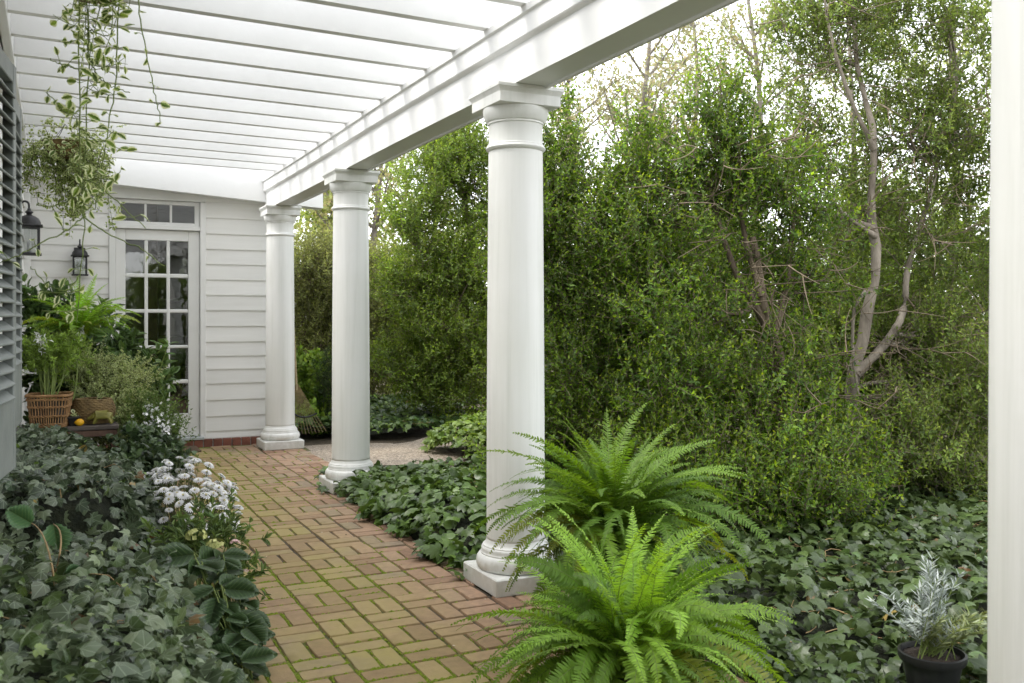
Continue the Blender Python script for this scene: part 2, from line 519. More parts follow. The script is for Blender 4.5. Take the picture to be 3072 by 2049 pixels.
def tube(pts, rad, n=8, closed=False):
    P = np.asarray(pts, float)
    m = len(P)
    R = np.broadcast_to(np.asarray(rad, float), (m,))
    if closed:
        T = np.roll(P, -1, 0) - np.roll(P, 1, 0)
    else:
        T = np.gradient(P, axis=0)
    T /= np.linalg.norm(T, axis=1, keepdims=True) + 1e-9
    ref = np.array([0.31, 0.17, 0.93]) if abs(T[0][2]) < 0.9 else np.array([0.97, 0.2, 0.1])
    A = np.cross(T, ref); A /= np.linalg.norm(A, axis=1, keepdims=True) + 1e-9
    B = np.cross(T, A)
    a = np.arange(n) * 2 * pi / n
    V = P[:, None] + R[:, None, None] * (np.cos(a)[None, :, None] * A[:, None] + np.sin(a)[None, :, None] * B[:, None])
    F = []
    for i in range(m if closed else m - 1):
        i2 = (i + 1) % m
        for k in range(n):
            k2 = (k + 1) % n
            F.append((i * n + k, i * n + k2, i2 * n + k2, i2 * n + k))
    if not closed:
        F.append(tuple(range(n))); F.append(tuple(range((m - 1) * n, m * n))[::-1])
    return V.reshape(-1, 3), F

def bez(p0, p1, p2, n=8):
    t = np.linspace(0, 1, n)[:, None]
    p0, p1, p2 = map(lambda q: np.asarray(q, float), (p0, p1, p2))
    return (1 - t) ** 2 * p0 + 2 * t * (1 - t) * p1 + t ** 2 * p2

def crv(pts, n=20):
    """smooth (Catmull-Rom) curve through points"""
    P = np.asarray(pts, float)
    P = np.vstack([2 * P[0] - P[1], P, 2 * P[-1] - P[-2]])
    out = []
    seg = len(P) - 3
    for u in np.linspace(0, seg - 1e-6, n):
        i = int(u); t = u - i
        a, b, c, d = P[i:i + 4]
        out.append(0.5 * ((2 * b) + (c - a) * t + (2 * a - 5 * b + 4 * c - d) * t * t + (3 * b - a - 3 * c + d) * t ** 3))
    return np.array(out)

# ================================================================== the setting
def vnoise(x, y, scale=1.0, seed=0, octaves=3):
    x = np.asarray(x, float) * scale; y = np.asarray(y, float) * scale
    out = np.zeros(np.broadcast(x, y).shape); amp = 1.0; tot = 0
    for o in range(octaves):
        xi = np.floor(x).astype(int); yi = np.floor(y).astype(int)
        fx = x - xi; fy = y - yi
        fx = fx * fx * (3 - 2 * fx); fy = fy * fy * (3 - 2 * fy)
        def h(a, b):
            s = np.sin(a * 127.1 + b * 311.7 + (seed + o) * 74.7) * 43758.5453
            return s - np.floor(s)
        v = (h(xi, yi) * (1 - fx) + h(xi + 1, yi) * fx) * (1 - fy) + (h(xi, yi + 1) * (1 - fx) + h(xi + 1, yi + 1) * fx) * fy
        out = out + amp * v; tot += amp
        amp *= 0.5; x = x * 2.03; y = y * 2.03
    return out / tot

def sheet(name, fn, x0, x1, y0, y1, nx, ny, mat, inside=None):
    xs = np.linspace(x0, x1, nx); ys = np.linspace(y0, y1, ny)
    X, Y = np.meshgrid(xs, ys)
    Z = fn(X, Y) + 0 * X
    V = np.stack([X, Y, Z], -1).reshape(-1, 3)
    F = []
    for j in range(ny - 1):
        for i in range(nx - 1):
            if inside is not None and not inside((xs[i] + xs[i + 1]) / 2, (ys[j] + ys[j + 1]) / 2):
                continue
            a = j * nx + i
            F.append((a, a + 1, a + nx + 1, a + nx))
    m = MB(); m.add(V, F)
    return m.build(name, mat, smooth=True)

def ground_h(X, Y):
    d = np.clip((np.hypot(X - 1.2, Y - 5) - 7.5) / 20, 0, 1)
    return -0.03 + 0.25 * d * (vnoise(X, Y, 0.25, 3) - 0.4)
g = sheet('ground', ground_h, -160, 160, -160, 160, 161, 161, 'leaf_litter')
tag(g, kind='structure')

# aggregate path that leaves the brick walk beside the far column and bends away to the right
gp = crv([(1.95, 8.95), (2.7, 9.15), (3.3, 9.0), (4.1, 9.35), (5.0, 10.6), (6.2, 13.0), (7.8, 16.5)], 50)
m = MB(); V = []; F = []
for i, p in enumerate(gp):
    t = gp[min(i + 1, len(gp) - 1)] - gp[max(i - 1, 0)]; t /= np.linalg.norm(t)
    nn = np.array((-t[1], t[0]))
    wl_ = 0.93 - 0.25 * min(1, i / 18.0); wr_ = 0.95 - 0.25 * min(1, i / 18.0)
    for s in np.linspace(-1, 1, 7):
        q = p + nn * (s * (wl_ if s > 0 else wr_))
        V.append((q[0], q[1], -0.006 - 0.012 * s * s))
for i in range(len(gp) - 1):
    for k in range(6):
        a = i * 7 + k
        F.append((a, a + 1, a + 8, a + 7))
m.add(V, F)
tag(m.build('gravel_path', 'aggregate', smooth=True), kind='structure')

# ------------------------------------------------------------------ brick walk (basket weave)
MOD = 0.2135
PX0, PX1, PY0, PY1 = 0.405, 0.405 + 9 * MOD, 1.35, 1.35 + 42 * MOD
rs = np.random.RandomState(5)
def moss_amt(x, y):
    e = np.clip((2.05 - np.asarray(x)) / 0.9, 0.15, 1)
    return np.clip((vnoise(x, y, 1.5, 11) - 0.30) * 4.0, 0, 1) * e

pm = sheet('brick_path', lambda X, Y: -0.009 + 0 * X, PX0 - 0.05, PX1 + 0.05, PY0, PY1 - 0.07, 44, 190, 'mossy_joint')
tag(pm, kind='structure')
at = pm.data.attributes.new('moss', 'FLOAT', 'POINT')
co = np.empty(len(pm.data.vertices) * 3); pm.data.vertices.foreach_get('co', co); co = co.reshape(-1, 3)
at.data.foreach_set('value', moss_amt(co[:, 0], co[:, 1]).astype(np.float32))

def brick_geo(seed, L=0.2025, W=0.0945, D=0.032):
    r = np.random.RandomState(seed)
    L = L * (1 + r.uniform(-.015, .012)); W = W * (1 + r.uniform(-.04, .02))
    nx = 5
    j = lambda a: r.uniform(-a, a)
    top = []; 
    # outline ring with worn, slightly wavy edge
    xs = np.linspace(-L / 2, L / 2, nx); 
    ring = [(x + j(.001), -W / 2 + j(.0018)) for x in xs] + [(L / 2 + j(.001), 0 + j(.004))] + [(x + j(.001), W / 2 + j(.0018)) for x in xs[::-1]] + [(-L / 2 + j(.001), 0 + j(.004))]
    for c in (0, nx - 1, nx + 1, 2 * nx):      # rounded corners
        x, y = ring[c]; ring[c] = (x * 0.985, y * 0.965)
    n = len(ring); V = []; F = []
    for x, y in ring: V.append((x, y, -D))
    for x, y in ring: V.append((x, y, -0.006 + j(.0012)))
    for x, y in ring: V.append((x * 0.968, y * 0.93, -0.0008 + j(.0006)))
    V.append((0, 0, 0.0004))
    for k in range(n):
        k2 = (k + 1) % n
        F += [(k, k2, n + k2, n + k), (n + k, n + k2, 2 * n + k2, 2 * n + k), (2 * n + k, 2 * n + k2, 3 * n)]
    return V, F
BRK = [brick_geo(s) for s in range(10)]
BRM = []
for k, (V, F) in enumerate(BRK):
    me = bpy.data.meshes.new('brick'); me.from_pydata(V, [], F); me.materials.append(MATS['brick'])
    me.polygons.foreach_set('use_smooth', [True] * len(me.polygons)); me.set_sharp_from_angle(angle=radians(50)); BRM.append(me)
bricks = []
for i in range(9):
    for jx in range(42):
        cx, cy = PX0 + (i + .5) * MOD, PY0 + (jx + .5) * MOD
        if (i + jx) % 2 == 0:
            pos = [(cx, cy - MOD / 4, 0), (cx, cy + MOD / 4, 0)]
        else:
            pos = [(cx - MOD / 4, cy, pi / 2), (cx + MOD / 4, cy, pi / 2)]
        for x, y, r in pos:
            x += 0.02 * (vnoise(x, y, 0.6, 2) - 0.5); y += 0.06 * (vnoise(x, y, 0.35, 4) - 0.5)
            if y > 10.20: continue
            if any(abs(x - 2.124) < .16 and abs(y - cy_) < .16 for cy_ in (4.28, 7.23, 9.84)): continue
            z = 0.0 + rs.normal(0, .0018) + 0.008 * (vnoise(x, y, 1.0, 8) - .5)
            hid = (x < 0.52 + 0.055 * y) or (1.97 < x and 4.75 < y < 7.1) or y < 2.9 or (x > 1.6 and y < 3.2)
            bricks.append((hid, math.hypot(x, y), x, y, z, r + rs.normal(0, .012), rs.normal(0, .006), rs.normal(0, .006)))
bricks.sort()
sv = MB(); srnd = []
for k, (hid, d, x, y, z, r, tx, ty) in enumerate(bricks):
    if k < 300:
        o = bpy.data.objects.new('brick', BRM[k % 10]); o.location = (x, y, z); o.rotation_euler = (tx, ty, r)
        link(o, pm)
    else:
        M = Matrix.Translation((x, y, z)) @ Matrix.Rotation(r, 4, 'Z') @ Matrix.Rotation(ty, 4, 'Y') @ Matrix.Rotation(tx, 4, 'X')
        V, F = BRK[k % 10]
        sv.add([M @ Vector(p) for p in V], F); srnd += [rs.uniform()] * len(V)
o = tag(sv.build('brick_paving', 'brick_stuff', pm), kind='stuff')
o.data.attributes.new('rnd', 'FLOAT', 'POINT').data.foreach_set('value', srnd)
# moss cushions swelling out of the joints
mv = MB()
for (hid, d, x, y, z, r, tx, ty) in bricks:
    if y < 2.6 or y > 9.9 or hid: continue
    ca, sa = cos(r), sin(r)
    for side in range(4):
        if side < 2:
            ends = [(-.1, .0525), (.1, .0525)] if side == 0 else [(-.1, -.0525), (.1, -.0525)]
        else:
            ends = [(.1055, -.05), (.1055, .05)] if side == 2 else [(-.1055, -.05), (-.1055, .05)]
        n = 8 if side < 2 else 4
        for q in range(n):
            t = (q + rs.uniform()) / n
            lx = ends[0][0] + t * (ends[1][0] - ends[0][0]); ly = ends[0][1] + t * (ends[1][1] - ends[0][1])
            wx, wy = x + ca * lx - sa * ly, y + sa * lx + ca * ly
            am = float(moss_amt(wx, wy))
            if rs.uniform() > am * 0.75: continue
            dirx = (ends[1][0] - ends[0][0], ends[1][1] - ends[0][1]); dl = math.hypot(*dirx); ux, uy = dirx[0] / dl, dirx[1] / dl
            ux, uy = ca * ux - sa * uy, sa * ux + ca * uy
            ln = rs.uniform(.010, .022); wd = rs.uniform(.004, .0085) * (0.6 + 0.6 * am); h = rs.uniform(-.004, .003)
            V = []
            for a in range(6):
                an = a * pi / 3
                V.append((wx + ux * ln * cos(an) - uy * wd * sin(an) + rs.normal(0, .0012), wy + uy * ln * cos(an) + ux * wd * sin(an) + rs.normal(0, .0012), h - .006))
            V.append((wx, wy, h + .003))
            mv.add(V, [(a, (a + 1) % 6, 6) for a in range(6)])
o = tag(mv.build('moss', 'mossy_joint', pm, smooth=True), kind='stuff')
o.data.attributes.new('moss', 'FLOAT', 'POINT').data.foreach_set('value', np.ones(len(o.data.vertices), np.float32))

# ------------------------------------------------------------------ white clapboard wing with the glazed door
WY = 10.33
wing = thing('clapboard_wing', 'white clapboard house wing with a glazed door at the end of the brick walk', 'house', (1.0, WY, 0))
def wpart(mb, name, mat, parent=wing, smooth=False):
    """mesh built in world coordinates, origin at the wing's base"""
    mb.v = [(x - 1.0, y - WY, z) for x, y, z in mb.v]
    return mb.build(name, mat, parent, smooth)
ZB = [0.072, 0.147, 0.306, 0.479, 0.653, 0.805, 0.946, 1.098, 1.264, 1.434, 1.597, 1.76, 1.926, 2.085, 2.248, 2.418, 2.585, 2.75]
bme = {}
for (xa, xb) in ((1.45, 2.32), (-0.245, 0.503)):
    for z0, z1 in zip(ZB[:-1], ZB[1:]):
        b = MB()
        yb, yt = WY - 0.020, WY - 0.006
        pr = [(yb, z0), (yb, z0 + 0.008), (yt, z1 + 0.015), (WY - 0.001, z1 + 0.015), (WY - 0.001, z0 + 0.001), (yb + 0.003, z0 - 0.0015)]
        V = [(x, y + (0.0015 if x == xb else 0), z + rs.uniform(-.0012, .0012)) for x in (xa, xb) for y, z in pr]
        n = len(pr)
        b.add(V, [tuple(range(n)), tuple(range(2 * n - 1, n - 1, -1))] + [(k, n + k, n + (k + 1) % n, (k + 1) % n) for k in range(n)])
        wpart(b, 'clapboard', 'white_board')
# backing walls, side and rear wall, roof: a closed room behind the boards
b = MB()
b.box(1.40, 2.32, WY, WY + .12, 0, 2.95, .002); b.box(-.6, .55, WY, WY + .12, 0, 2.95, .002); b.box(.55, 1.40, WY, WY + .12, 2.60, 2.95, .002)
b.box(2.22, 2.322, WY + .121, 13.0, 0, 2.95, .002); b.box(-.6, 2.32, 13.0, 13.1, 0, 2.95, .002); b.box(-.7, -.6, WY, 13.1, 0, 2.95, .002)
wpart(b, 'wall', 'white_board')
b = MB()
b.add([(-.9, WY + .01, 2.955), (2.62, WY + .01, 2.955), (2.62, 13.3, 2.955), (-.9, 13.3, 2.955), (-.9, 11.8, 3.35), (2.62, 11.8, 3.35)],
      [(0, 1, 2, 3), (0, 1, 5, 4), (3, 2, 5, 4), (0, 4, 3), (1, 5, 2)])
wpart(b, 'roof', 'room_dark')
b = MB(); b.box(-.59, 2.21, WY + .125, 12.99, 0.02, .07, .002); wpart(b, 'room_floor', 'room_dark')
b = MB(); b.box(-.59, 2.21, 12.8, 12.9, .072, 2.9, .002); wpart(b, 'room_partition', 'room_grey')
b = MB(); b.box(.92, 1.06, 11.25, 11.39, .072, 2.94, .006); wpart(b, 'oak_post', 'oak')
b = MB(); b.box(1.35, 2.1, 11.6, 12.2, .74, .78, .005)
for xx in (1.4, 2.0):
    for yy in (11.65, 12.1): b.box(xx, xx + .05, yy, yy + .05, .072, .74, .004)
wpart(b, 'table', 'oak')
b = MB()
for s0, s1 in (((1.2, 1.22), (1.1, 1.6)), ((1.55, 1.57), (1.1, 1.6))): b.box(s0[0], s0[1], 12.76, 12.8, s1[0], s1[1], .003)
b.box(1.22, 1.55, 12.76, 12.8, 1.58, 1.6, .003); b.box(1.22, 1.55, 12.76, 12.8, 1.1, 1.12, .003)
wpart(b, 'picture_frame', 'white_paint')
# brick course under the boards, one brick at a time
x = -.24
k = 0
while x < 2.3:
    wdt = 0.098
    if not (False):
        b = MB(); b.box(x, x + wdt - .01, WY - .05 + rs.uniform(-.002, .002), WY + .03, -.02, .066 + rs.uniform(-.002, .002), .004)
        wpart(b, 'sill_brick', 'sill_brick')
    x += wdt
b = MB(); b.box(-.24, 2.31, WY - .042, WY + .05, -.02, .060, .002); wpart(b, 'mortar', 'stone')
# casing
b = MB()
b.box(.505, .565, WY - .034, WY + .10, .072, 2.575, .004); wpart(b, 'door_casing', 'white_paint')
b = MB(); b.box(1.392, 1.450, WY - .034, WY + .10, .072, 2.575, .004); wpart(b, 'door_casing', 'white_paint')
b = MB(); b.box(.505, 1.450, WY - .036, WY + .10, 2.578, 2.70, .004); wpart(b, 'head_casing', 'white_paint')
b = MB(); b.box(.566, 1.391, WY - .030, WY + .10, 2.272, 2.318, .004); wpart(b, 'transom_bar', 'white_paint')
b = MB(); b.box(.52, 1.43, WY - .06, WY + .10, .068, .098, .004); wpart(b, 'threshold', 'threshold_paint')
# transom light: frame, two bars, three panes
tw = MB(); fy0, fy1 = WY + .012, WY + .05
tw.box(.568, .618, fy0, fy1, 2.32, 2.576, .004); tw.box(1.340, 1.390, fy0, fy1, 2.32, 2.576, .004)
tw.box(.618, 1.340, fy0, fy1, 2.536, 2.576, .004); tw.box(.618, 1.340, fy0, fy1, 2.32, 2.352, .004)
tw = wpart(tw, 'transom_window', 'white_paint')
def sub(mb, name, mat, parent):
    mb.v = [(x - 1.0, y - WY, z) for x, y, z in mb.v]
    return mb.build(name, mat, parent)
pw = (1.340 - .618 - 2 * .024) / 3
for k in range(3):
    xa = .618 + k * (pw + .024)
    b = MB(); b.box(xa - .004, xa + pw + .004, fy0 + .017, fy0 + .021, 2.348, 2.540, .0005); sub(b, 'pane', 'window_glass', tw)
    if k < 2:
        b = MB(); b.box(xa + pw, xa + pw + .024, fy0 + .004, fy1 - .004, 2.353, 2.535, .005); sub(b, 'glazing_bar', 'white_paint', tw)
# door: stiles and rails, bars, fifteen panes
dr = MB()
XA, XB = .568, 1.389
RZ = [(.348, .665 - .0), (.665, .706), (1.036, 1.068), (1.407, 1.444), (1.774, 1.815), (2.159, 2.268)]
dy0, dy1 = WY + .010, WY + .055
dr.box(XA, XA + .094, dy0, dy1, .102, 2.268, .004); dr.box(XB - .112, XB, dy0, dy1, .102, 2.268, .004)
dr.box(XA + .0945, XB - .1125, dy0 + .001, dy1, .102, .348, .004); dr.box(XA + .0945, XB - .1125, dy0 + .001, dy1, 2.159, 2.268, .004)
dr = wpart(dr, 'door', 'white_paint')
gx0, gx1 = XA + .0945, XB - .1125
zr = [(.348, .665), (.706, 1.036), (1.068, 1.407), (1.444, 1.774), (1.815, 2.159)]
bars = [(.665, .706), (1.036, 1.068), (1.407, 1.444), (1.774, 1.815)]
mw = .034; pw = (gx1 - gx0 - 2 * mw) / 3
for k in range(2):
    xa = gx0 + pw + k * (pw + mw)
    b = MB(); b.box(xa, xa + mw, dy0 + .004, dy1 - .004, .348, 2.159, .008); sub(b, 'glazing_bar', 'white_paint', dr)
for z0, z1 in bars:
    b = MB(); b.box(gx0, gx1, dy0 + .006, dy1 - .006, z0, z1, .008); sub(b, 'glazing_bar', 'white_paint', dr)
for z0, z1 in zr:
    for k in range(3):
        xa = gx0 + k * (pw + mw)
        b = MB(); b.box(xa - .003, xa + pw + .003, dy0 + .02 + rs.uniform(-.001, .001), dy0 + .024, z0 - .003, z1 + .003, .0005); sub(b, 'pane', 'window_glass', dr)

# ------------------------------------------------------------------ main house on the left, with louvred shutters
house = thing('main_house', 'white boarded house wall along the left edge with grey louvred shutters', 'house', (-.25, 3.0, 0))
def hpart(mb, name, mat, parent=house, smooth=False):
    mb.v = [(x + .25, y - 3.0, z) for x, y, z in mb.v]
    return mb.build(name, mat, parent, smooth)
b = MB(); b.box(-.45, -.272, -5, 10.28, -.02, 3.3, .002); hpart(b, 'wall', 'white_board')
zz = 0.12
while zz < 3.25:
    b = MB()
    pr = [(-.249, zz), (-.249, zz + .008), (-.268, zz + .180), (-.273, zz + .180), (-.273, zz)]
    V = [(x, y, z) for y in (-5, 10.29) for x, z in pr]; n = 5
    b.add(V, [tuple(range(n)), tuple(range(2 * n - 1, n - 1, -1))] + [(k, n + k, n + (k + 1) % n, (k + 1) % n) for k in range(n)])
    hpart(b, 'clapboard', 'white_board')
    zz += .165
b = MB()
b.add([(-.05, -5.2, 3.30), (-.05, 10.6, 3.30), (-4.5, 10.6, 5.6), (-4.5, -5.2, 5.6), (-.05, -5.2, 3.36), (-.05, 10.6, 3.36), (-4.5, 10.6, 5.66), (-4.5, -5.2, 5.66)],
      [(0, 1, 2, 3), (7, 6, 5, 4), (0, 1, 5, 4), (3, 2, 6, 7), (0, 3, 7, 4), (1, 2, 6, 5)])
hpart(b, 'roof', 'room_dark')
b = MB(); b.box(-.268, -.20, 10.22, 10.30, 0.05, 2.66, .004); hpart(b, 'corner_board', 'white_paint')

def shutter(ex, ey, ang, W, z0, z1, panel, label):
    """hinged leaf: far edge at (ex, ey), turned ang out from the wall"""
    d = Vector((sin(ang), cos(ang), 0))
    M = Matrix.Translation((ex + .25, ey - 3.0, 0)) @ Matrix.Rotation(-ang, 4, 'Z')   # local +Y runs along the leaf, far edge at 0
    T = .036; st = .055
    fr = MB()
    fr.box(-T / 2, T / 2, -st, 0, z0, z1, .003, M=M); fr.box(-T / 2, T / 2, -W, -W + st, z0, z1, .003, M=M)
    fr.box(-T / 2 + .001, T / 2 - .001, -W + st, -st, z1 - .07, z1 - .001, .003, M=M); fr.box(-T / 2 + .001, T / 2 - .001, -W + st, -st, z0 + .001, z0 + panel, .003, M=M)
    f = tag(fr.build('shutter', 'grey_paint', house), label)
    z = z0 + panel + .02
    while z < z1 - .09:
        lv = MB()
        Ml = M @ Matrix.Translation((0.002, 0, z)) @ Matrix.Rotation(radians(38), 4, 'Y')
        lv.box(-.029, .029, -W + st, -st, -.0045, .0045, .003, M=Ml)
        lv.build('louvre', 'grey_paint', f)
        z += .050
b = MB(); b.box(-.262, -.242, 2.9, 4.66, .82, 2.27, .002); hpart(b, 'window', 'room_dark')
shutter(-.142, 3.93, radians(7.5), .62, .80, 2.29, .26, 'grey painted louvred shutter standing slightly open')
shutter(-.142, 4.62, radians(3.0), .42, .90, 2.27, .26, 'second grey shutter seen nearly edge on')

# ------------------------------------------------------------------ pergola
perg = thing('pergola', 'white pergola of closely set rafters on a heavy beam over the brick walk', 'pergola', (2.124, 4.28, 0))
def ppart(mb, name, mat='white_paint', smooth=False):
    mb.v = [(x - 2.124, y - 4.28, z) for x, y, z in mb.v]
    return mb.build(name, mat, perg, smooth)
# beam with crown: profile swept along Y
pr = [(2.036, 2.514), (2.036, 2.690), (2.030, 2.694), (2.014, 2.702), (2.010, 2.708), (2.010, 2.800), (1.996, 2.806), (1.992, 2.836), (2.262, 2.836), (2.262, 2.806), (2.248, 2.80), (2.246, 2.708), (2.220, 2.694), (2.216, 2.690), (2.216, 2.503), (2.200, 2.503), (2.198, 2.514)]
b = MB(); n = len(pr)
V = [(x + (0.004 * math.sin(y * .9)), y, z + .003 * math.sin(y * 1.3)) for y in np.linspace(-2.0, 10.12, 40) for x, z in pr]
F = [tuple(range(n)), tuple(range(40 * n - 1, 39 * n - 1, -1))]
for i in range(39):
    F += [(i * n + k, (i + 1) * n + k, (i + 1) * n + (k + 1) % n, i * n + (k + 1) % n) for k in range(n)]
b.add(V, F); ppart(b, 'beam')
def raft_z(x): return 2.866 - (x + .2) * 0.0227
for i in range(-14, 14):
    y = 3.925 + .4283 * i + rs.uniform(-.008, .008)
    if y > 10.0: continue
    b = MB(); x0, x1 = -.202, 2.52; t = .028; dpt = .27
    z0, z1 = raft_z(x0), raft_z(x1) + .022
    sg = rs.uniform(-.003, .003)
    V = [(x0, y - t, z0), (x0, y + t, z0), (x1, y + t, z1), (x1, y - t, z1), (x0, y - t, z0 + dpt), (x0, y + t, z0 + dpt), (x1, y + t, z1 + dpt), (x1, y - t, z1 + dpt)]
    V = [(x, yy + (sg if x == x1 else 0), z) for x, yy, z in V]
    b.add(V, [(0, 1, 2, 3), (7, 6, 5, 4), (0, 3, 7, 4), (1, 5, 6, 2), (0, 4, 5, 1), (3, 2, 6, 7)])
    ppart(b, 'rafter')
b = MB(); b.box(-.249, -.203, -2.0, 10.12, 2.83, 3.08, .004); ppart(b, 'ledger')
# header against the wing wall, with its sloped underside
b = MB()
hx = [(-.248, 2.745), (2.0, 2.598), (2.66, 2.560)]
V = [(x, y, z) for y in (10.125, 10.325) for x, z in hx] + [(x, y, 3.02) for y in (10.125, 10.325) for x, z in hx]
b.add(V, [(0, 1, 7, 6), (1, 2, 8, 7), (3, 9, 10, 4), (4, 10, 11, 5), (0, 3, 4, 1), (1, 4, 5, 2), (6, 7, 10, 9), (7, 8, 11, 10), (0, 6, 9, 3), (2, 5, 11, 8)])
ppart(b, 'header')

# ------------------------------------------------------------------ four columns
cp = MB(); cp.box(-.205, .205, -.205, .205, 0, .088, .006)
base_prof = [(.150, .088), (.186, .088), (.196, .096), (.2015, .112), (.202, .128), (.1985, .146), (.190, .158), (.180, .1635), (.180, .170), (.178, .172), (.1755, .178), (.1762, .188), (.1735, .197), (.168, .201), (.168, .206), (.160, .212), (.1535, .222), (.150, .236)]
shaft_prof = [(.1500, .236)] + [(.1492 - .0105 * ((t) ** 1.7), .25 + t * 1.95) for t in np.linspace(0, 1, 14)] + [(.1385, 2.203)]
neck_prof = [(.1385, 2.203), (.1445, 2.207), (.1505, 2.212), (.1535, 2.219), (.1505, 2.226), (.1455, 2.230), (.1455, 2.236), (.139, 2.240), (.1375, 2.25), (.1375, 2.335), (.139, 2.339), (.144, 2.341), (.144, 2.349), (.1475, 2.351), (.152, 2.357), (.160, 2.372), (.166, 2.392), (.168, 2.408), (.168, 2.4175)]
ab = MB(); ab.box(-.170, .170, -.170, .170, 2.418, 2.478, .003)
ab.add(*cbox(-.184, .184, -.184, .184, 2.4905, 2.511, .003))
V = []; F = []
for hlf, z in ((.1702, 2.470), (.174, 2.478), (.1815, 2.4905)):
    V += [(-hlf, -hlf, z), (hlf, -hlf, z), (hlf, hlf, z), (-hlf, hlf, z)]
for i in range(2):
    F += [(i * 4 + k, i * 4 + (k + 1) % 4, i * 4 + 4 + (k + 1) % 4, i * 4 + 4 + k) for k in range(4)]
ab.add(V, F)
parts = [('plinth', cp, False), ('base', MB().lathe(base_prof, 56), 'angle'), ('shaft', MB().lathe(shaft_prof, 56), True), ('necking', MB().lathe(neck_prof, 56), 'angle'), ('abacus', ab, False)]
clabels = ['second white column, ivy at its left and a big fern against its right side', 'white round column rising beside the dark ivy bed, between two others',
           'farthest white column, at the corner of the clapboard wall', 'nearest white column, cut off by the right edge of the picture']
first = None
for (cx, cy), lb in zip(((2.124, 4.28), (2.124, 7.23), (2.13, 9.84), (2.124, 1.405)), clabels):
    t = thing('column', lb, 'column', (cx, cy, 0), 0, 'white round columns of the pergola')
    if first is None:
        first = [mb.build(nm, 'white_column', t, sm) for nm, mb, sm in parts]
    else:
        for o in first:
            c = o.copy(); link(c); c.parent = t

# ------------------------------------------------------------------ wall lanterns
def lantern(loc, rz, label, group):
    t = thing('wall_lantern', label, 'lantern', loc, rz, group)   # local +Y points away from the wall, origin on the wall at mid height
    cy = .115
    b = MB(); b.box(-.06, .06, .0, .018, -.10, .14, .006); b.build('back_plate', 'black_metal', t)
    b = MB(); b.tube(crv([(0, .01, .10), (0, .03, .17), (0, .075, .225), (0, .11, .215), (0, cy, .165)], 16), .008, 8); b.build('bracket_arm', 'black_metal', t, True)
    cap = MB()
    cap.lathe([(.002, .178), (.012, .172), (.013, .162), (.026, .150), (.030, .143), (.022, .136), (.017, .130), (.024, .122), (.045, .113), (.066, .098), (.080, .075), (.084, .055), (.086, .045)], 32, (0, cy, 0))
    cap.box(-.095, .095, cy - .095, cy + .095, .034, .046, .003)
    cap.box(-.076, .076, cy - .076, cy + .076, .020, .034, .003)
    cap.build('cap', 'black_metal', t, 'angle')
    fr = MB()
    for sx in (-1, 1):
        for sy in (-1, 1):
            fr.box(sx * .066 - .009, sx * .066 + .009, cy + sy * .066 - .009, cy + sy * .066 + .009, -.170, .020, .002)
    fr.box(-.086, .086, cy - .086, cy + .086, -.186, -.170, .003)
    fr.build('cage', 'black_metal', t)
    for k in range(4):
        g_ = MB(); M = Matrix.Translation((0, cy, 0)) @ Matrix.Rotation(k * pi / 2, 4, 'Z')
        g_.box(-.057, .057, .064, .067, -.170, .020, .0005, M=M); g_.build('glass_pane', 'lantern_glass', t)
    t.scale = (.87, .87, .87)
    cn = MB(); cn.lathe([(.016, -.17), (.016, -.09), (.004, -.085)], 16, (0, cy, 0)); cn.build('candle_sleeve', 'petal_white', t, True)
    return t
lantern((-.247, 7.05, 1.94), -pi / 2, 'larger looking black lantern with domed cap, hanging beside the shutter', 'black wall lanterns')
lantern((.235, 10.302, 1.935), pi, 'black lantern on the white boards between the door and the shutter', 'black wall lanterns')

# ------------------------------------------------------------------ doormat
b = MB(); b.box(-.36, .36, -.20, .20, 0, .016, .006)
o = tag(b.build('doormat', 'mat_fibre', loc=(.98, 10.02, .004)), 'brown fibre doormat lying on the bricks before the glazed door', 'doormat')

# ================================================================== plants: tools
def unit(v):
    return v / (np.linalg.norm(v, axis=-1, keepdims=True) + 1e-9)

def fan(outline, centre):
    V = [centre] + outline
    n = len(outline)
    return np.array(V, float), np.array([(0, 1 + k, 1 + (k + 1) % n) for k in range(n)])

def with_edge(V, F, halfw=0.5):
    luv = V.copy()
    luv[:, 2] = 1.0
    luv[0, 2] = 0.0
    return V, F, luv

T_RH = (np.array([(0, 0, 0), (.5, .42, .13), (0, 1, -.06), (-.5, .42, .13)], float), np.array([(0, 1, 2), (0, 2, 3)]))
T_RH = T_RH + (T_RH[0].copy(),)
T_OV = with_edge(*fan([(0, 0, 0), (.34, .2, .05), (.5, .48, .07), (.33, .78, .02), (0, 1, -.1), (-.33, .78, .02), (-.5, .48, .07), (-.34, .2, .05)], (0, .45, -.02)))
T_IVY = with_edge(*fan([(0, .06, 0), (.16, -.08, -.02), (.40, -.02, -.05), (.56, .20, -.16), (.36, .34, -.03), (.44, .62, -.12), (.17, .64, .0), (0, 1.02, -.20),
                        (-.17, .64, .0), (-.44, .62, -.12), (-.36, .34, -.03), (-.56, .20, -.16), (-.40, -.02, -.05), (-.16, -.08, -.02)], (0, .30, .05)))
T_IVYH = with_edge(*fan([(0, .05, 0), (.2, -.05, -.02), (.44, .10, -.12), (.5, .34, -.10), (.36, .55, -.04), (.2, .78, -.04), (0, 1.0, -.20),
                         (-.2, .78, -.04), (-.36, .55, -.04), (-.5, .34, -.10), (-.44, .10, -.12), (-.2, -.05, -.02)], (0, .32, .07)))
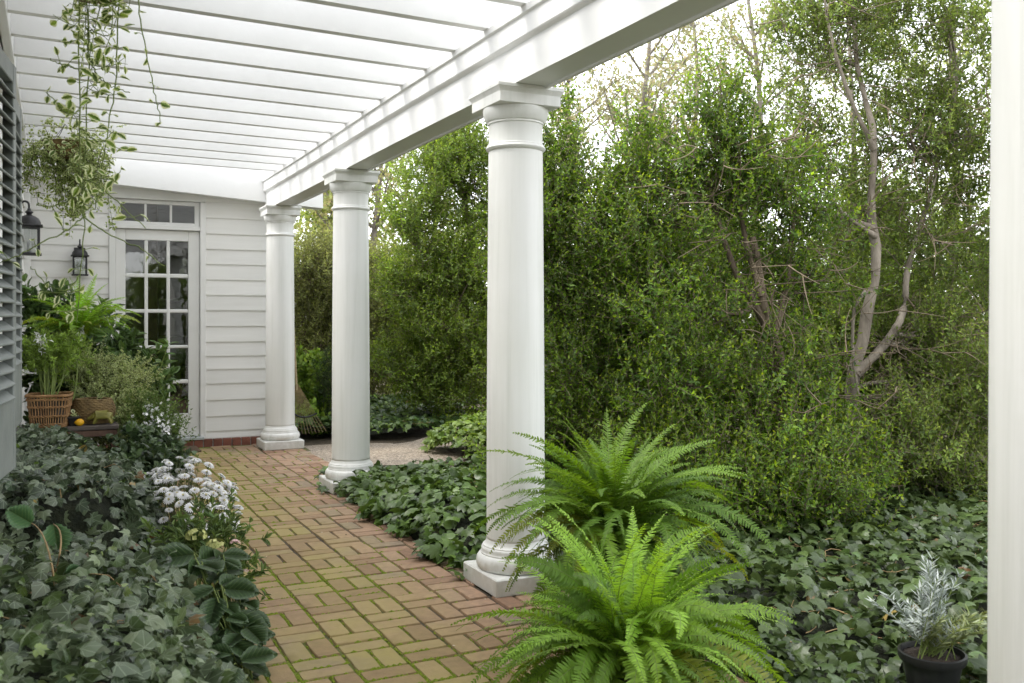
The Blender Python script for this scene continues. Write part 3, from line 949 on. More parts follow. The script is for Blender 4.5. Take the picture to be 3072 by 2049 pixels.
def serrated(n=9, w=0.42, dent=0.03, tipv=1.0):
    V = []; F = []
    mid = [(0, t, .0 - .06 * (t - .4) ** 2 * 4 * .3) for t in np.linspace(0, 1, n + 1)]
    V += mid
    for s in (1, -1):
        o = len(V)
        for k in range(2 * n + 1):
            t = k / (2 * n)
            hw = w * (math.sin(pi * min(1, t * 0.93 + .035)) ** 0.75) * (1.12 - .35 * t)
            hw += dent * (1 if k % 2 else -1) * (1 if 0 < k < 2 * n else 0)
            V.append((s * max(hw, 0.004), t, .10 * hw / w - .10 * (t - .35) ** 2 * 2 + .004 * (1 if (k // 2) % 2 else -1)))
        for k in range(n):
            a, b = k, k + 1
            p0, p1, p2 = o + 2 * k, o + 2 * k + 1, o + 2 * k + 2
            F += [(a, p0, p1), (a, p1, b), (b, p1, p2)]
    V = np.array(V, float); F = np.array(F); luv = V.copy(); luv[:, 2] = 1; luv[:n + 1, 2] = 0
    return V, F, luv
T_SER = serrated()
T_SERV = serrated(5, .46, .035)
T_LIN = (np.array([(-.5, 0, 0), (.5, 0, 0), (.5, .55, .01), (-.5, .55, .01), (0, 1, -.03)], float), np.array([(0, 1, 2), (0, 2, 3), (3, 2, 4)]))
T_LIN = T_LIN + (T_LIN[0].copy(),)

class LB:
    """large leaf / stem meshes from arrays, ONE object each"""
    def __init__(s):
        s.V = []; s.loops = []; s.sizes = []; s.C = []; s.U = []; s.M = []; s.n = 0
    def _put(s, V, F, C, U, mi):
        s.V.append(V); s.loops.append((F + s.n).ravel()); s.sizes.append(np.full(len(F), F.shape[1]))
        s.C.append(C); s.U.append(U); s.M.append(np.full(len(F), mi)); s.n += len(V)
    def leaves(s, P, D, Nn, L, W, T, col, mi=0):
        P = np.asarray(P, float); m = len(P)
        if m == 0: return s
        D = unit(np.asarray(D, float)); S = unit(np.cross(D, Nn)); N2 = np.cross(S, D)
        L = np.broadcast_to(np.asarray(L, float), (m,)); W = np.broadcast_to(np.asarray(W, float), (m,))
        tv, tf, tl = T; k = len(tv)
        V = P[:, None] + (tv[None, :, 0, None] * W[:, None, None]) * S[:, None] + (tv[None, :, 1, None] * L[:, None, None]) * D[:, None] + (tv[None, :, 2, None] * L[:, None, None]) * N2[:, None]
        F = tf[None] + (np.arange(m) * k)[:, None, None]
        C = np.repeat(np.asarray(col, float), k, 0)
        U = np.tile(tl, (m, 1))
        s._put(V.reshape(-1, 3), F.reshape(-1, 3), C, U, mi)
        return s
    def tubes(s, pts, R, sides=3, mi=0, col=(.1, .1, .05)):
        P = np.asarray(pts, float); m, n, _ = P.shape
        if m == 0: return s
        R = np.broadcast_to(np.asarray(R, float), (m, n))
        T = np.gradient(P, axis=1); T = unit(T)
        ref = np.where(np.abs(T[..., 2:3]) < .9, np.array([0.1, .05, 1.0]), np.array([1.0, .1, .05]))
        A = unit(np.cross(T, ref)); B = np.cross(T, A)
        a = np.arange(sides) * 2 * pi / sides
        V = P[:, :, None] + R[:, :, None, None] * (np.cos(a)[None, None, :, None] * A[:, :, None] + np.sin(a)[None, None, :, None] * B[:, :, None])
        i = np.arange(n - 1)[:, None]; k = np.arange(sides)[None]; k2 = (k + 1) % sides
        q = np.stack([i * sides + k, i * sides + k2, (i + 1) * sides + k2, (i + 1) * sides + k], -1).reshape(-1, 4)
        F = q[None] + (np.arange(m) * n * sides)[:, None, None]
        nv = m * n * sides
        s._put(V.reshape(-1, 3), F.reshape(-1, 4), np.tile(np.asarray(col, float), (nv, 1)), np.zeros((nv, 3)), mi)
        return s
    def tri(s):
        return sum(int((z - 2).sum()) for z in s.sizes)
    def build(s, name, mats, parent=None, smooth=False, origin=None):
        V = np.concatenate(s.V); lo = np.concatenate(s.loops); sz = np.concatenate(s.sizes)
        if origin is not None:
            V = V - np.asarray(origin, float)
        me = bpy.data.meshes.new(name)
        me.vertices.add(len(V)); me.vertices.foreach_set('co', V.astype(np.float32).ravel())
        me.loops.add(len(lo)); me.loops.foreach_set('vertex_index', lo.astype(np.int32))
        me.polygons.add(len(sz)); me.polygons.foreach_set('loop_start', np.concatenate([[0], np.cumsum(sz)[:-1]]).astype(np.int32))
        if not isinstance(mats, (list, tuple)): mats = [mats]
        for mm in mats: me.materials.append(MATS[mm])
        me.polygons.foreach_set('material_index', np.concatenate(s.M).astype(np.int32))
        if smooth: me.polygons.foreach_set('use_smooth', np.ones(len(sz), bool))
        me.update(calc_edges=True)
        C = np.concatenate(s.C); C4 = np.ones((len(C), 4), np.float32); C4[:, :3] = C
        me.attributes.new('Col', 'FLOAT_COLOR', 'POINT').data.foreach_set('color', C4.ravel())
        me.attributes.new('luv', 'FLOAT_VECTOR', 'POINT').data.foreach_set('vector', np.concatenate(s.U).astype(np.float32).ravel())
        o = bpy.data.objects.new(name, me)
        return link(o, parent)

def palette(rng, n, cols, jit=0.18, w=None):
    """per-leaf colours drawn from a few real leaf colours"""
    c = np.array(cols, float)
    i = rng.choice(len(c), n, p=w)
    j = rng.choice(len(c), n, p=w)
    t = rng.uniform(0, 1, (n, 1))
    out = c[i] * (1 - t) + c[j] * t
    return out * np.exp(rng.normal(0, jit, (n, 1)))

def rdir(rng, n):
    return unit(rng.normal(0, 1, (n, 3)))

UP = np.array([0, 0, 1.0])

def sprays(lb, rng, C, OUT, per, length, nl, leaf, cols, w, tipcols, up=0.7, out=0.55, rand=0.55, jitter=0.07, mi_leaf=0, mi_twig=1, twig_r=0.0022, T=T_RH, droop=0.0):
    """twigs with opposite leaf pairs standing round every clump centre"""
    m = len(C) * per
    B = np.repeat(C, per, 0) + rng.normal(0, jitter, (m, 3))
    O = np.repeat(OUT, per, 0)
    D0 = unit(O * out + UP * up + rng.normal(0, rand, (m, 3)))
    Ln = length * rng.uniform(.55, 1.25, m)
    bend = unit(UP * .6 + rng.normal(0, .4, (m, 3))) * .25 - UP * droop
    P0 = B; P1 = B + D0 * (Ln * .5)[:, None]; P2 = P1 + unit(D0 + bend) * (Ln * .5)[:, None]
    lb.tubes(np.stack([P0, P1, P2], 1), np.array([twig_r, twig_r * .8, twig_r * .4]), 3, mi_twig)
    t = (np.arange(nl // 2) + .6) / (nl // 2)
    D2 = unit(P2 - P1)
    A = unit(np.cross(D0, np.array([.3, .2, .9]) + rng.normal(0, .2, (m, 3)))); Bn = np.cross(D0, A)
    pts = []; dirs = []; nrm = []; tt = []
    for k, tk in enumerate(t):
        pos = np.where(tk < .5, P0 + (P1 - P0) * (tk * 2), P1 + (P2 - P1) * (tk * 2 - 1))
        ax = D0 if tk < .5 else D2
        ang = k * 1.57 + rng.normal(0, .35, m)
        side = A * np.cos(ang)[:, None] + Bn * np.sin(ang)[:, None]
        for sg in (1, -1):
            dd = unit(ax * (.55 + .5 * tk) + side * sg + rng.normal(0, .22, (m, 3)))
            pts.append(pos); dirs.append(dd); nrm.append(ax + rng.normal(0, .25, (m, 3)) + UP * .3); tt.append(np.full(m, tk))
    P = np.concatenate(pts); D = np.concatenate(dirs); Nn = np.concatenate(nrm); tt = np.concatenate(tt)
    n = len(P)
    col = palette(rng, n, cols, .22, w)
    tip = palette(rng, n, tipcols, .18)
    f = np.clip((tt - .55) * 1.8, 0, 1)[:, None] * rng.uniform(0, 1, (n, 1))
    col = col * (1 - f) + tip * f
    # clump-to-clump difference of leaf age
    cl = np.tile(np.repeat(np.exp(rng.normal(0, .16, len(C))), per), len(t) * 2)[:, None]
    sz = leaf[0] * rng.uniform(.65, 1.2, n) * (1.05 - .35 * tt)
    lb.leaves(P, D, Nn, sz, sz * leaf[1], T, col * cl, mi_leaf)

def in_lobes(rng, lobes, per):
    C = []; O = []
    for (cx, cy, cz, rx, ry, rz, *dn) in lobes:
        n = int(per * (dn[0] if dn else 1))
        d = rdir(rng, n); r = rng.uniform(0, 1, (n, 1)) ** .42
        # uneven outline
        r = r * (0.82 + 0.36 * vnoise(d[:, :1] * 2 + cx * 3, d[:, 2:] * 2 + cy * 3 + d[:, 1:2], 1.3, 5))
        C.append(np.array([cx, cy, cz]) + d * r * np.array([rx, ry, rz])); O.append(d * r)
    C = np.concatenate(C); O = np.concatenate(O)
    k = C[:, 2] > .05
    return C[k], O[k]

def limb_paths(rng, trunk_pts, lobes, C, nsub=16):
    """limbs run from the trunk into every lobe, branches from there to the clumps"""
    tp = np.array(trunk_pts, float)
    limbs = []; subs = []
    for (cx, cy, cz, rx, ry, rz, *dn) in lobes:
        c = np.array([cx, cy, cz])
        low = tp[tp[:, 2] < cz + .1]
        a = low[np.argmin(np.linalg.norm(low - c, axis=1))] if len(low) else tp[0]
        mid = (a + c) / 2 + rng.normal(0, .08, 3) + np.array([0, 0, -.08])
        e = c + np.array([0, 0, rz * .3]) + rng.normal(0, .05, 3)
        limbs.append(bez(a, mid + rng.normal(0, .06, 3), e, 8))
        dist = np.linalg.norm((C - c) / np.array([rx, ry, rz]), axis=1)
        near = np.where(dist < 1.2)[0]
        if len(near):
            for i in rng.choice(near, min(nsub, len(near)), replace=False):
                q = limbs[-1][rng.randint(3, 8)]
                subs.append(bez(q, (q + C[i]) / 2 + np.array([0, 0, -.05]) + rng.normal(0, .05, 3), C[i], 6))
    return limbs, subs

def shrub(name, label, cat, base, trunks, lobes, seed, per=70, twigs=9, nl=12, length=.22, leaf=(.038, .5), cols=None, w=None, tips=None, group=None, trunk_r=.06, mat='leaf_shrub',
          nsub=18, up=.7, extra=None, bark='bark', lr=.02, bare=0):
    rng = np.random.RandomState(seed)
    t = thing(name, label, cat, base, 0, group)
    C, O = in_lobes(rng, lobes, per)
    lb = LB()
    sprays(lb, rng, C, O, twigs, length, nl, leaf, cols, w, tips, up=up)
    lb.build('crown', [mat, 'twig'], t, origin=base)
    tb = LB(); allp = []
    for tr in trunks:
        pts, r0, r1 = tr
        p = crv(pts, 18); allp.append(p)
        rad = np.linspace(r0, r1, len(p)) * (1 + .10 * np.sin(np.arange(len(p)) * 2.1)) * np.exp(rng.normal(0, .04, len(p)))
        p = p + rng.normal(0, r0 * .10, p.shape)
        rad[0] *= 1.35
        tb.tubes(p[None], rad[None], 9)
    limbs, subs = limb_paths(rng, np.concatenate(allp), lobes, C, nsub)
    tb.tubes(np.array(limbs), np.linspace(lr, lr * .35, 8), 5)
    tb.tubes(np.array(subs), np.linspace(lr * .32, lr * .10, 6), 3)
    if extra:
        for pts, r0, r1 in extra:
            p = crv(pts, 14)
            tb.tubes(p[None], np.linspace(r0, r1, 14)[None], 7)
    tb.build('trunk', bark, t, smooth=True, origin=base)
    if bare:
        wb = LB(); ap = np.concatenate(allp + limbs); ap = ap[ap[:, 2] > .25]; Q = []
        for k in range(bare):
            a = ap[rng.randint(len(ap))]; d = unit(rng.normal(0, 1, 3) * np.array([1, .8, .55]) + np.array([0, -.35, .1])); ln = rng.uniform(.25, .75)
            e = a + d * ln; Q.append(bez(a, (a + e) / 2 + rng.normal(0, .07, 3), e, 7))
            for q in range(3):
                s0 = Q[-1][rng.randint(2, 6)] if q else Q[-1][3]; e2 = s0 + unit(d + rng.normal(0, .7, 3)) * ln * .45
                Q.append(bez(s0, (s0 + e2) / 2 + rng.normal(0, .03, 3), e2, 7))
        wb.tubes(np.array(Q), np.linspace(.0048, .0016, 7), 4)
        wb.build('bare_twigs', 'twig', t, smooth=True, origin=base)
    return t

G_DARK, G_MID, G_BRIGHT, G_YEL = (.075, .135, .027), (.13, .225, .033), (.205, .325, .042), (.30, .40, .055)

# ------------------------------------------------------------------ tall shrubs right of the walk
HC = dict(cols=[G_DARK, G_MID, (.045, .09, .02), G_BRIGHT], w=[.25, .4, .2, .15], tips=[G_BRIGHT, G_YEL])
HR = dict(cols=[(.10, .155, .036), (.15, .215, .046), (.20, .275, .06), (.09, .15, .034)], w=[.25, .35, .2, .2], tips=[(.22, .28, .05), (.28, .32, .07)])
HM = dict(cols=[(.078, .145, .027), (.125, .225, .033), (.19, .31, .04), (.06, .115, .027)], w=[.28, .38, .14, .2], tips=[(.28, .38, .03), (.36, .43, .045)])
# the open tree with the bare twisting trunk
shrub('evergreen_tree', 'tall open evergreen tree with a pale twisted bare trunk and forked limb', 'tree', (5.38, 5.04, 0),
      [([(5.38, 5.04, -.05), (5.33, 5.06, .35), (5.30, 5.08, .87), (5.38, 5.04, 1.25), (5.46, 5.01, 1.77), (5.42, 5.02, 2.2), (5.45, 5.02, 2.7), (5.36, 5.08, 3.2), (5.28, 5.1, 3.9)], .060, .012),
       ([(5.31, 5.07, .95), (5.48, 4.98, 1.12), (5.68, 4.95, 1.40), (5.80, 5.0, 1.75), (6.0, 4.98, 2.3), (6.15, 4.9, 3.0)], .038, .009),
       ([(5.44, 4.99, 1.95), (5.1, 5.02, 2.15), (4.78, 5.0, 2.45), (4.55, 5.02, 2.62)], .020, .006),
       ([(5.44, 5.0, 2.02), (5.12, 5.1, 2.12), (4.75, 5.2, 2.3), (4.5, 5.2, 2.36)], .022, .006),
       ([(5.43, 5.0, 2.6), (5.2, 5.0, 2.95), (5.0, 5.0, 3.4), (4.9, 5.0, 3.9)], .02, .006)],
      [(5.15, 5.3, 3.35, .42, .4, .55, .8), (5.55, 5.2, 3.75, .6, .5, .5), (6.15, 5.0, 3.5, .55, .5, .55), (6.45, 4.95, 2.75, .5, .45, .5), (5.85, 5.1, 2.75, .42, .4, .42, .75),
       (6.2, 5.1, 1.95, .5, .45, .42), (5.6, 5.35, 2.1, .35, .35, .4, .6), (6.4, 4.95, 1.2, .45, .4, .4, .8), (5.75, 5.4, 1.2, .4, .35, .4, .6), (5.85, 5.0, .75, .4, .35, .3, .75), (6.4, 4.9, .55, .4, .35, .3, .7),
       (5.0, 5.3, 2.55, .3, .3, .3, .5), (5.38, 4.60, 0.51, .32, .3, .26, .6), (5.87, 4.58, 0.82, .32, .3, .3, .7), (5.72, 4.55, 0.12, .3, .3, .22, .6), (5.83, 4.94, 1.13, .28, .3, .3, .5)],
      11, per=66, twigs=9, leaf=(.043, .48), trunk_r=.09, bark='bark_pale', lr=.02, bare=110, **HR,
      extra=[([(5.30, 4.96, 1.55), (5.18, 4.95, 1.40), (5.17, 4.95, 1.05), (5.22, 4.95, .82), (5.18, 4.95, .62)], 0.0136, 0.0087),
             ([(5.25, 4.98, .78), (5.16, 4.95, .55), (5.20, 4.96, .35), (5.33, 4.97, .22)], 0.0112, 0.0074),
             ([(5.34, 4.9, .28), (5.6, 4.8, .36), (5.95, 4.72, .38), (6.25, 4.62, .26), (6.5, 4.6, .1)], 0.0186, 0.0124),
             ([(5.42, 5.0, .62), (5.62, 4.9, .82), (5.85, 4.85, .84), (6.1, 4.8, .76)], 0.0174, 0.0074),
             ([(5.42, 5.0, .60), (5.65, 4.85, .74), (5.95, 4.8, .68), (6.2, 4.75, .55)], 0.0136, 0.0062),
             ([(5.42, 5.0, .66), (5.6, 4.95, .92), (5.9, 4.9, .92)], 0.0124, 0.0050),
             ([(5.42, 5.0, .58), (5.7, 4.8, .66), (5.9, 4.75, .5)], 0.0112, 0.0050),
             ([(5.75, 4.7, .40), (5.6, 4.6, .22), (5.55, 4.5, -.05), (5.58, 4.42, -.25)], 0.0087, 0.0062),
             ([(5.82, 4.7, .38), (5.85, 4.6, .10), (5.88, 4.5, -.05)], 0.0099, 0.0062),
             ([(5.95, 4.7, .42), (6.1, 4.55, .15), (6.25, 4.45, -.05)], 0.0087, 0.0056),
             ([(5.9, 4.75, .55), (6.05, 4.6, .25), (6.15, 4.5, -.05)], 0.0056, 0.0037)])
shrub('evergreen_shrub', 'bright green upright evergreen shrub in the middle, with feathery peaks and a slim brown trunk', 'shrub', (4.40, 4.86, 0),
      [([(4.40, 4.86, -.05), (4.38, 4.88, .5), (4.41, 4.86, .95), (4.31, 4.9, 1.44), (4.25, 4.95, 1.9)], .055, .022),
       ([(4.36, 4.88, 1.2), (4.5, 4.9, 1.6), (4.62, 4.95, 2.1)], .03, .012), ([(4.33, 4.9, 1.3), (4.1, 5.0, 1.75), (3.95, 5.1, 2.4)], .03, .010),
       ([(4.28, 4.9, 1.5), (4.2, 5.0, 2.0), (4.1, 5.05, 2.7)], .025, .01)],
      [(4.02, 5.05, 2.62, .17, .17, .42, .6), (4.26, 5.1, 2.42, .18, .18, .40, .5), (3.62, 5.4, 2.40, .20, .20, .40, .5), (4.5, 5.0, 2.15, .42, .35, .45), (3.95, 5.15, 2.1, .42, .38, .45), (3.6, 5.35, 1.85, .36, .36, .45),
       (4.68, 5.0, 1.6, .32, .3, .40, .6), (3.75, 5.05, 1.4, .42, .38, .42), (4.15, 4.8, .95, .42, .38, .32, .6), (3.6, 4.95, .80, .38, .38, .4), (4.62, 4.75, .75, .28, .3, .32, .6), (4.1, 4.5, .50, .45, .38, .3), (4.6, 4.5, .34, .30, .3, .22, .6), (3.6, 4.7, .35, .35, .35, .3, .8), (3.56, 4.49, 0.31, .30, .28, .16, .7), (3.91, 4.32, 0.26, .28, .26, .14, .7), (4.24, 4.27, 0.19, .22, .22, .10, .5), (3.35, 4.82, 0.38, .28, .26, .2, .6)],
      12, per=62, twigs=9, leaf=(.042, .5), lr=.018, bare=60, **HM,
      extra=[([(4.42, 4.8, .62), (4.2, 4.7, .78), (4.0, 4.7, .90)], .02, .008), ([(4.40, 4.8, .80), (4.62, 4.75, .92), (4.8, 4.7, .95)], .014, .006),
             ([(4.6, 4.75, -.05), (4.6, 4.74, .25), (4.58, 4.72, .38)], .03, .02), ([(4.73, 4.7, -.05), (4.73, 4.7, .2), (4.7, 4.68, .3)], .022, .02)])
shrub('evergreen_shrub', 'dark dense evergreen shrub just right of the second column, behind the upper fern', 'shrub', (3.31, 5.73, 0),
      [([(3.31, 5.73, -.05), (3.28, 5.78, .5), (3.3, 5.85, 1.1), (3.33, 5.9, 1.8)], .055, .02), ([(3.28, 5.78, .5), (3.5, 5.7, .95), (3.6, 5.65, 1.5)], .03, .012)],
      [(3.3, 6.0, 2.45, .3, .3, .4, .8), (3.12, 6.05, 2.0, .36, .36, .4), (3.5, 5.8, 1.95, .36, .36, .42), (3.2, 5.9, 1.45, .4, .4, .42), (3.6, 5.6, 1.35, .36, .36, .4), (3.3, 5.7, .9, .4, .4, .38), (3.5, 5.4, .55, .4, .38, .3), (3.05, 5.85, .5, .35, .35, .3)],
      13, per=62, twigs=9, leaf=(.042, .5), lr=.018, **HC)
# second row behind, seen through the gaps
HB = dict(cols=[(.085, .145, .03), (.14, .22, .038), (.19, .28, .05)], w=[.35, .45, .2], tips=[(.16, .24, .035), (.22, .29, .045)])
def big(name, label, base, top, r, seed, hc=HB, leaf=(.055, .5), n=9, per=50, group='evergreen shrubs of the second row', squash=1.0, cat='shrub', tr=.06, low=.35):
    rng = np.random.RandomState(seed + 500)
    lobes = []
    for k in range(n):
        f = (k + .5) / n
        zz = low + f * (top - low - .25)
        rr = r * (1.05 - .45 * max(0, f - .35) / .65)
        a = k * 2.4 + rng.uniform(0, .6); rad = r * .55 * (1 - .5 * f)
        lobes.append((base[0] + cos(a) * rad, base[1] + sin(a) * rad, zz, rr * .72, rr * .72, rr * .62 * squash))
    bx, by = base
    return shrub(name, label, cat, (bx, by, 0), [([(bx, by, -.05), (bx + .05, by, top * .3), (bx - .05, by + .03, top * .6), (bx, by, top * .85)], tr, .02)], lobes, seed, per=per, twigs=8, nl=10, length=.28, leaf=leaf, group=group, lr=.022, nsub=10, **hc)
big('evergreen_shrub', 'evergreen shrub behind the twisted tree trunk, second row', (5.35, 6.9), 2.45, .95, 21)
big('evergreen_shrub', 'evergreen shrub behind the feathery middle shrub, second row', (4.45, 7.1), 2.25, .9, 22)
big('evergreen_shrub', 'evergreen shrub at the far right beyond the twisted tree, second row', (7.0, 6.5), 2.7, 1.05, 23)
big('evergreen_shrub', 'dark evergreen shrub seen low between the second and third trunks, second row', (6.1, 5.9), 1.7, .75, 24, n=6)
big('evergreen_shrub', 'evergreen shrub filling the right edge beside the nearest column, second row', (7.6, 5.2), 2.6, .9, 25, n=8)
# unseen shrubs added behind the viewpoint to darken the door pane reflections
def copy_thing(src, loc, rz, label):
    r = src.copy(); link(r); r.location = loc; r.rotation_euler = (0, 0, rz); r['label'] = label
    for ch in src.children:
        c = ch.copy(); link(c); c.parent = r
    return r
src_ = big('evergreen_shrub', 'evergreen shrub behind the viewpoint, mirrored in the upper door panes', (2.4, -7.0), 2.9, 1.1, 26, group='evergreen shrubs behind the viewpoint')
for q_, (x_, y_, a_) in enumerate(((4.2, -6.4, 1.3), (.6, -7.6, 2.6), (3.4, -8.6, 4.0))):
    copy_thing(src_, (x_, y_, 0), a_, ['evergreen shrub behind the viewpoint, mirrored at the right door panes', 'evergreen shrub behind the viewpoint near the house, mirrored at the left door panes', 'farthest evergreen shrub behind the viewpoint, mirrored faintly in the door'][q_])
# beyond the aggregate path: the big leaning shrub between the columns, and the olive hedge behind the far column
HG = dict(cols=[(.085, .145, .026), (.14, .22, .034), (.19, .28, .044)], w=[.35, .4, .25], tips=[(.2, .28, .04), (.26, .33, .05)])
HO = dict(cols=[(.11, .135, .04), (.17, .205, .058), (.23, .26, .08)], w=[.3, .4, .3], tips=[(.28, .31, .1), (.32, .33, .12)])
shrub('evergreen_shrub', 'large leaning evergreen shrub showing between the two middle columns', 'shrub', (5.06, 10.88, 0),
      [([(5.06, 10.88, -.05), (5.01, 10.91, 0.96), (4.86, 10.98, 2.08), (4.71, 11.06, 3.09)], .09, .03), ([(5.01, 10.91, 0.68), (4.53, 10.92, 1.85), (4.07, 10.93, 2.27)], .05, .015), ([(5.01, 10.91, 1.07), (5.32, 10.76, 2.30), (5.37, 10.73, 3.31)], .05, .015)],
      [(4.71, 11.06, 3.59, .55, .5, .5), (4.34, 11.02, 3.17, .45, .45, .38, .8), (4.78, 10.80, 2.89, .6, .5, .55), (4.04, 10.94, 2.60, .40, .4, .3, .7), (4.26, 10.83, 2.06, .55, .5, .5), (4.70, 10.61, 1.84, .6, .5, .55), (3.97, 10.97, 1.62, .45, .45, .4), (4.32, 10.69, 1.08, .6, .5, .5), (4.76, 10.48, 0.87, .55, .5, .5), (3.97, 10.97, 0.76, .45, .45, .42), (4.56, 10.69, 0.43, .6, .5, .3), (5.32, 10.76, 2.92, .6, .5, .6), (5.42, 10.71, 1.80, .6, .5, .6)],
      31, per=58, twigs=9, nl=12, length=.27, leaf=(.060, .42), lr=.03, **HG)
big('olive_hedge', 'olive green hedge bush right behind the farthest column', (3.24, 13.34), 2.55, .85, 32, HO, (.055, .45), 9, 60, 'olive hedge bushes behind the far columns')
big('olive_hedge', 'olive green hedge bush in the gap beside the third column', (4.33, 13.70), 2.45, 1.05, 33, HO, (.06, .45), 10, 60, 'olive hedge bushes behind the far columns')
big('olive_hedge', 'far olive hedge bush low behind the leaning shrub', (5.63, 14.50), 2.2, 1.2, 34, HO, (.07, .45), 8, 50, 'olive hedge bushes behind the far columns')

# ------------------------------------------------------------------ pale autumn trees beyond
def wood_tree(name, label, base, H, seed, cols, nleaf=5200, leafs=.085, spread=1.6, group='thin autumn trees beyond the shrubs', r0=.10, lowest=.25):
    rng = np.random.RandomState(seed)
    t = thing(name, label, 'tree', (base[0], base[1], 0), 0, group)
    tb = LB()
    bx, by = base
    lean = rng.normal(0, .03, 2)
    tr = np.array([(bx + lean[0] * z + .12 * math.sin(z * .9 + seed), by + lean[1] * z + .1 * math.sin(z * .7), z) for z in np.linspace(-.1, H, 22)])
    tb.tubes(tr[None], np.linspace(r0, .015, 22)[None], 8)
    tips = []; L1 = []; L2 = []
    for k in range(26):
        f = lowest + (1 - lowest) * rng.uniform(0, 1) ** .9
        p = tr[int(f * 20)]
        a = rng.uniform(0, 2 * pi); ln = spread * (1.15 - f) * rng.uniform(.7, 1.3) + .4
        d = np.array([cos(a), sin(a), rng.uniform(.5, 1.1)]); d /= np.linalg.norm(d)
        b = bez(p, p + d * ln * .5 + np.array([0, 0, -.05]), p + d * ln + np.array([0, 0, .25 * ln]), 8); L1.append(b)
        for q in range(7):
            s = b[rng.randint(2, 8)]; d2 = unit(d + rng.normal(0, .7, 3) + UP * .3); l2 = rng.uniform(.35, .9)
            e = s + d2 * l2; L2.append(bez(s, (s + e) / 2 + rng.normal(0, .06, 3), e, 5))
    L1 = np.array(L1); L2 = np.array(L2)
    tb.tubes(L1, np.linspace(.03, .009, 8), 5); tb.tubes(L2, np.linspace(.010, .004, 5), 3)
    tb.build('trunk', 'bark_grey', t, smooth=True, origin=(bx, by, 0))
    i = rng.randint(0, len(L2), nleaf); j = rng.randint(1, 5, nleaf)
    P = L2[i, j] + rng.normal(0, .11, (nleaf, 3))
    lb = LB(); D = unit(rng.normal(0, .7, (nleaf, 3)) - UP * .35)
    sz = leafs * rng.uniform(.6, 1.25, nleaf)
    lb.leaves(P, D, rdir(rng, nleaf) + UP * .5, sz, sz * .62, T_RH, palette(rng, nleaf, cols, .2))
    lb.build('crown', 'leaf_far', t, origin=(bx, by, 0))
AY = [(.26, .30, .12), (.33, .34, .15), (.22, .29, .11), (.34, .29, .14)]
AG = [(.17, .24, .06), (.24, .30, .08), (.30, .33, .10)]
AO = [(.36, .32, .18), (.38, .36, .21), (.28, .34, .15)]
wood_tree('autumn_tree', 'thin grey trunk with sparse yellow green leaves between the two middle columns', (5.93, 18.25), 7.5, 41, AY, 6500)
wood_tree('autumn_tree', 'slanting pale autumn tree behind the leaning shrub', (7.59, 19.67), 8, 42, AG, 6500, leafs=.09)
wood_tree('autumn_tree', 'yellow green tree whose crown shows just right of the farthest column', (5.09, 19.78), 6.2, 43, AG, 9000, leafs=.10, lowest=.4)
wood_tree('autumn_tree', 'orange tinged thin tree under the beam just right of the second column', (8.67, 14.68), 7.0, 44, AO, 6000, leafs=.08)
wood_tree('autumn_tree', 'grey forked trunk with russet leaves left of the highest shrub peaks', (10.23, 15.03), 9, 45, AO, 6500, leafs=.08)
wood_tree('autumn_tree', 'pale thin tree over the shrub peaks at top centre right', (12.29, 16.24), 9.5, 46, AY, 6000)
wood_tree('autumn_tree', 'pale slender tree in the bright gap left of the tall open tree', (13.03, 14.77), 10, 47, AY, 5500)
wood_tree('autumn_tree', 'pale tree showing through the crown of the tall open tree', (16.07, 15.50), 10, 48, AG, 6000)
wood_tree('autumn_tree', 'thin pale tree at the top right corner beside the nearest column', (15.59, 12.40), 10, 49, AG, 6000)
# far wood: one mass of leaves closing the horizon
rng = np.random.RandomState(60)
n = 42000
ang = rng.uniform(-62, 40, n) * pi / 180 + radians(90 - 26.17)
rad = rng.uniform(27, 38, n)
hh = 5.2 * vnoise(ang * 9, rad * 0, 1.2, 9)[...] + 1.2
P = np.stack([np.cos(ang) * rad, np.sin(ang) * rad, rng.uniform(0, 1, n) ** 1.15 * hh], -1)
lb = LB(); sz = rng.uniform(.12, .26, n)
lb.leaves(P, rdir(rng, n), rdir(rng, n) + UP * .4, sz, sz * .75, T_RH, palette(rng, n, [(.06, .10, .025), (.11, .15, .04), (.17, .18, .05), (.22, .17, .06)], .25))
tag(lb.build('distant_wood', 'leaf_far'), 'hazy mass of far woodland foliage closing the horizon behind the shrubs', 'woodland', kind='stuff')

# ================================================================== ivy beds
def sstep(a, b, x):
    t = np.clip((np.asarray(x, float) - a) / (b - a), 0, 1)
    return t * t * (3 - 2 * t)

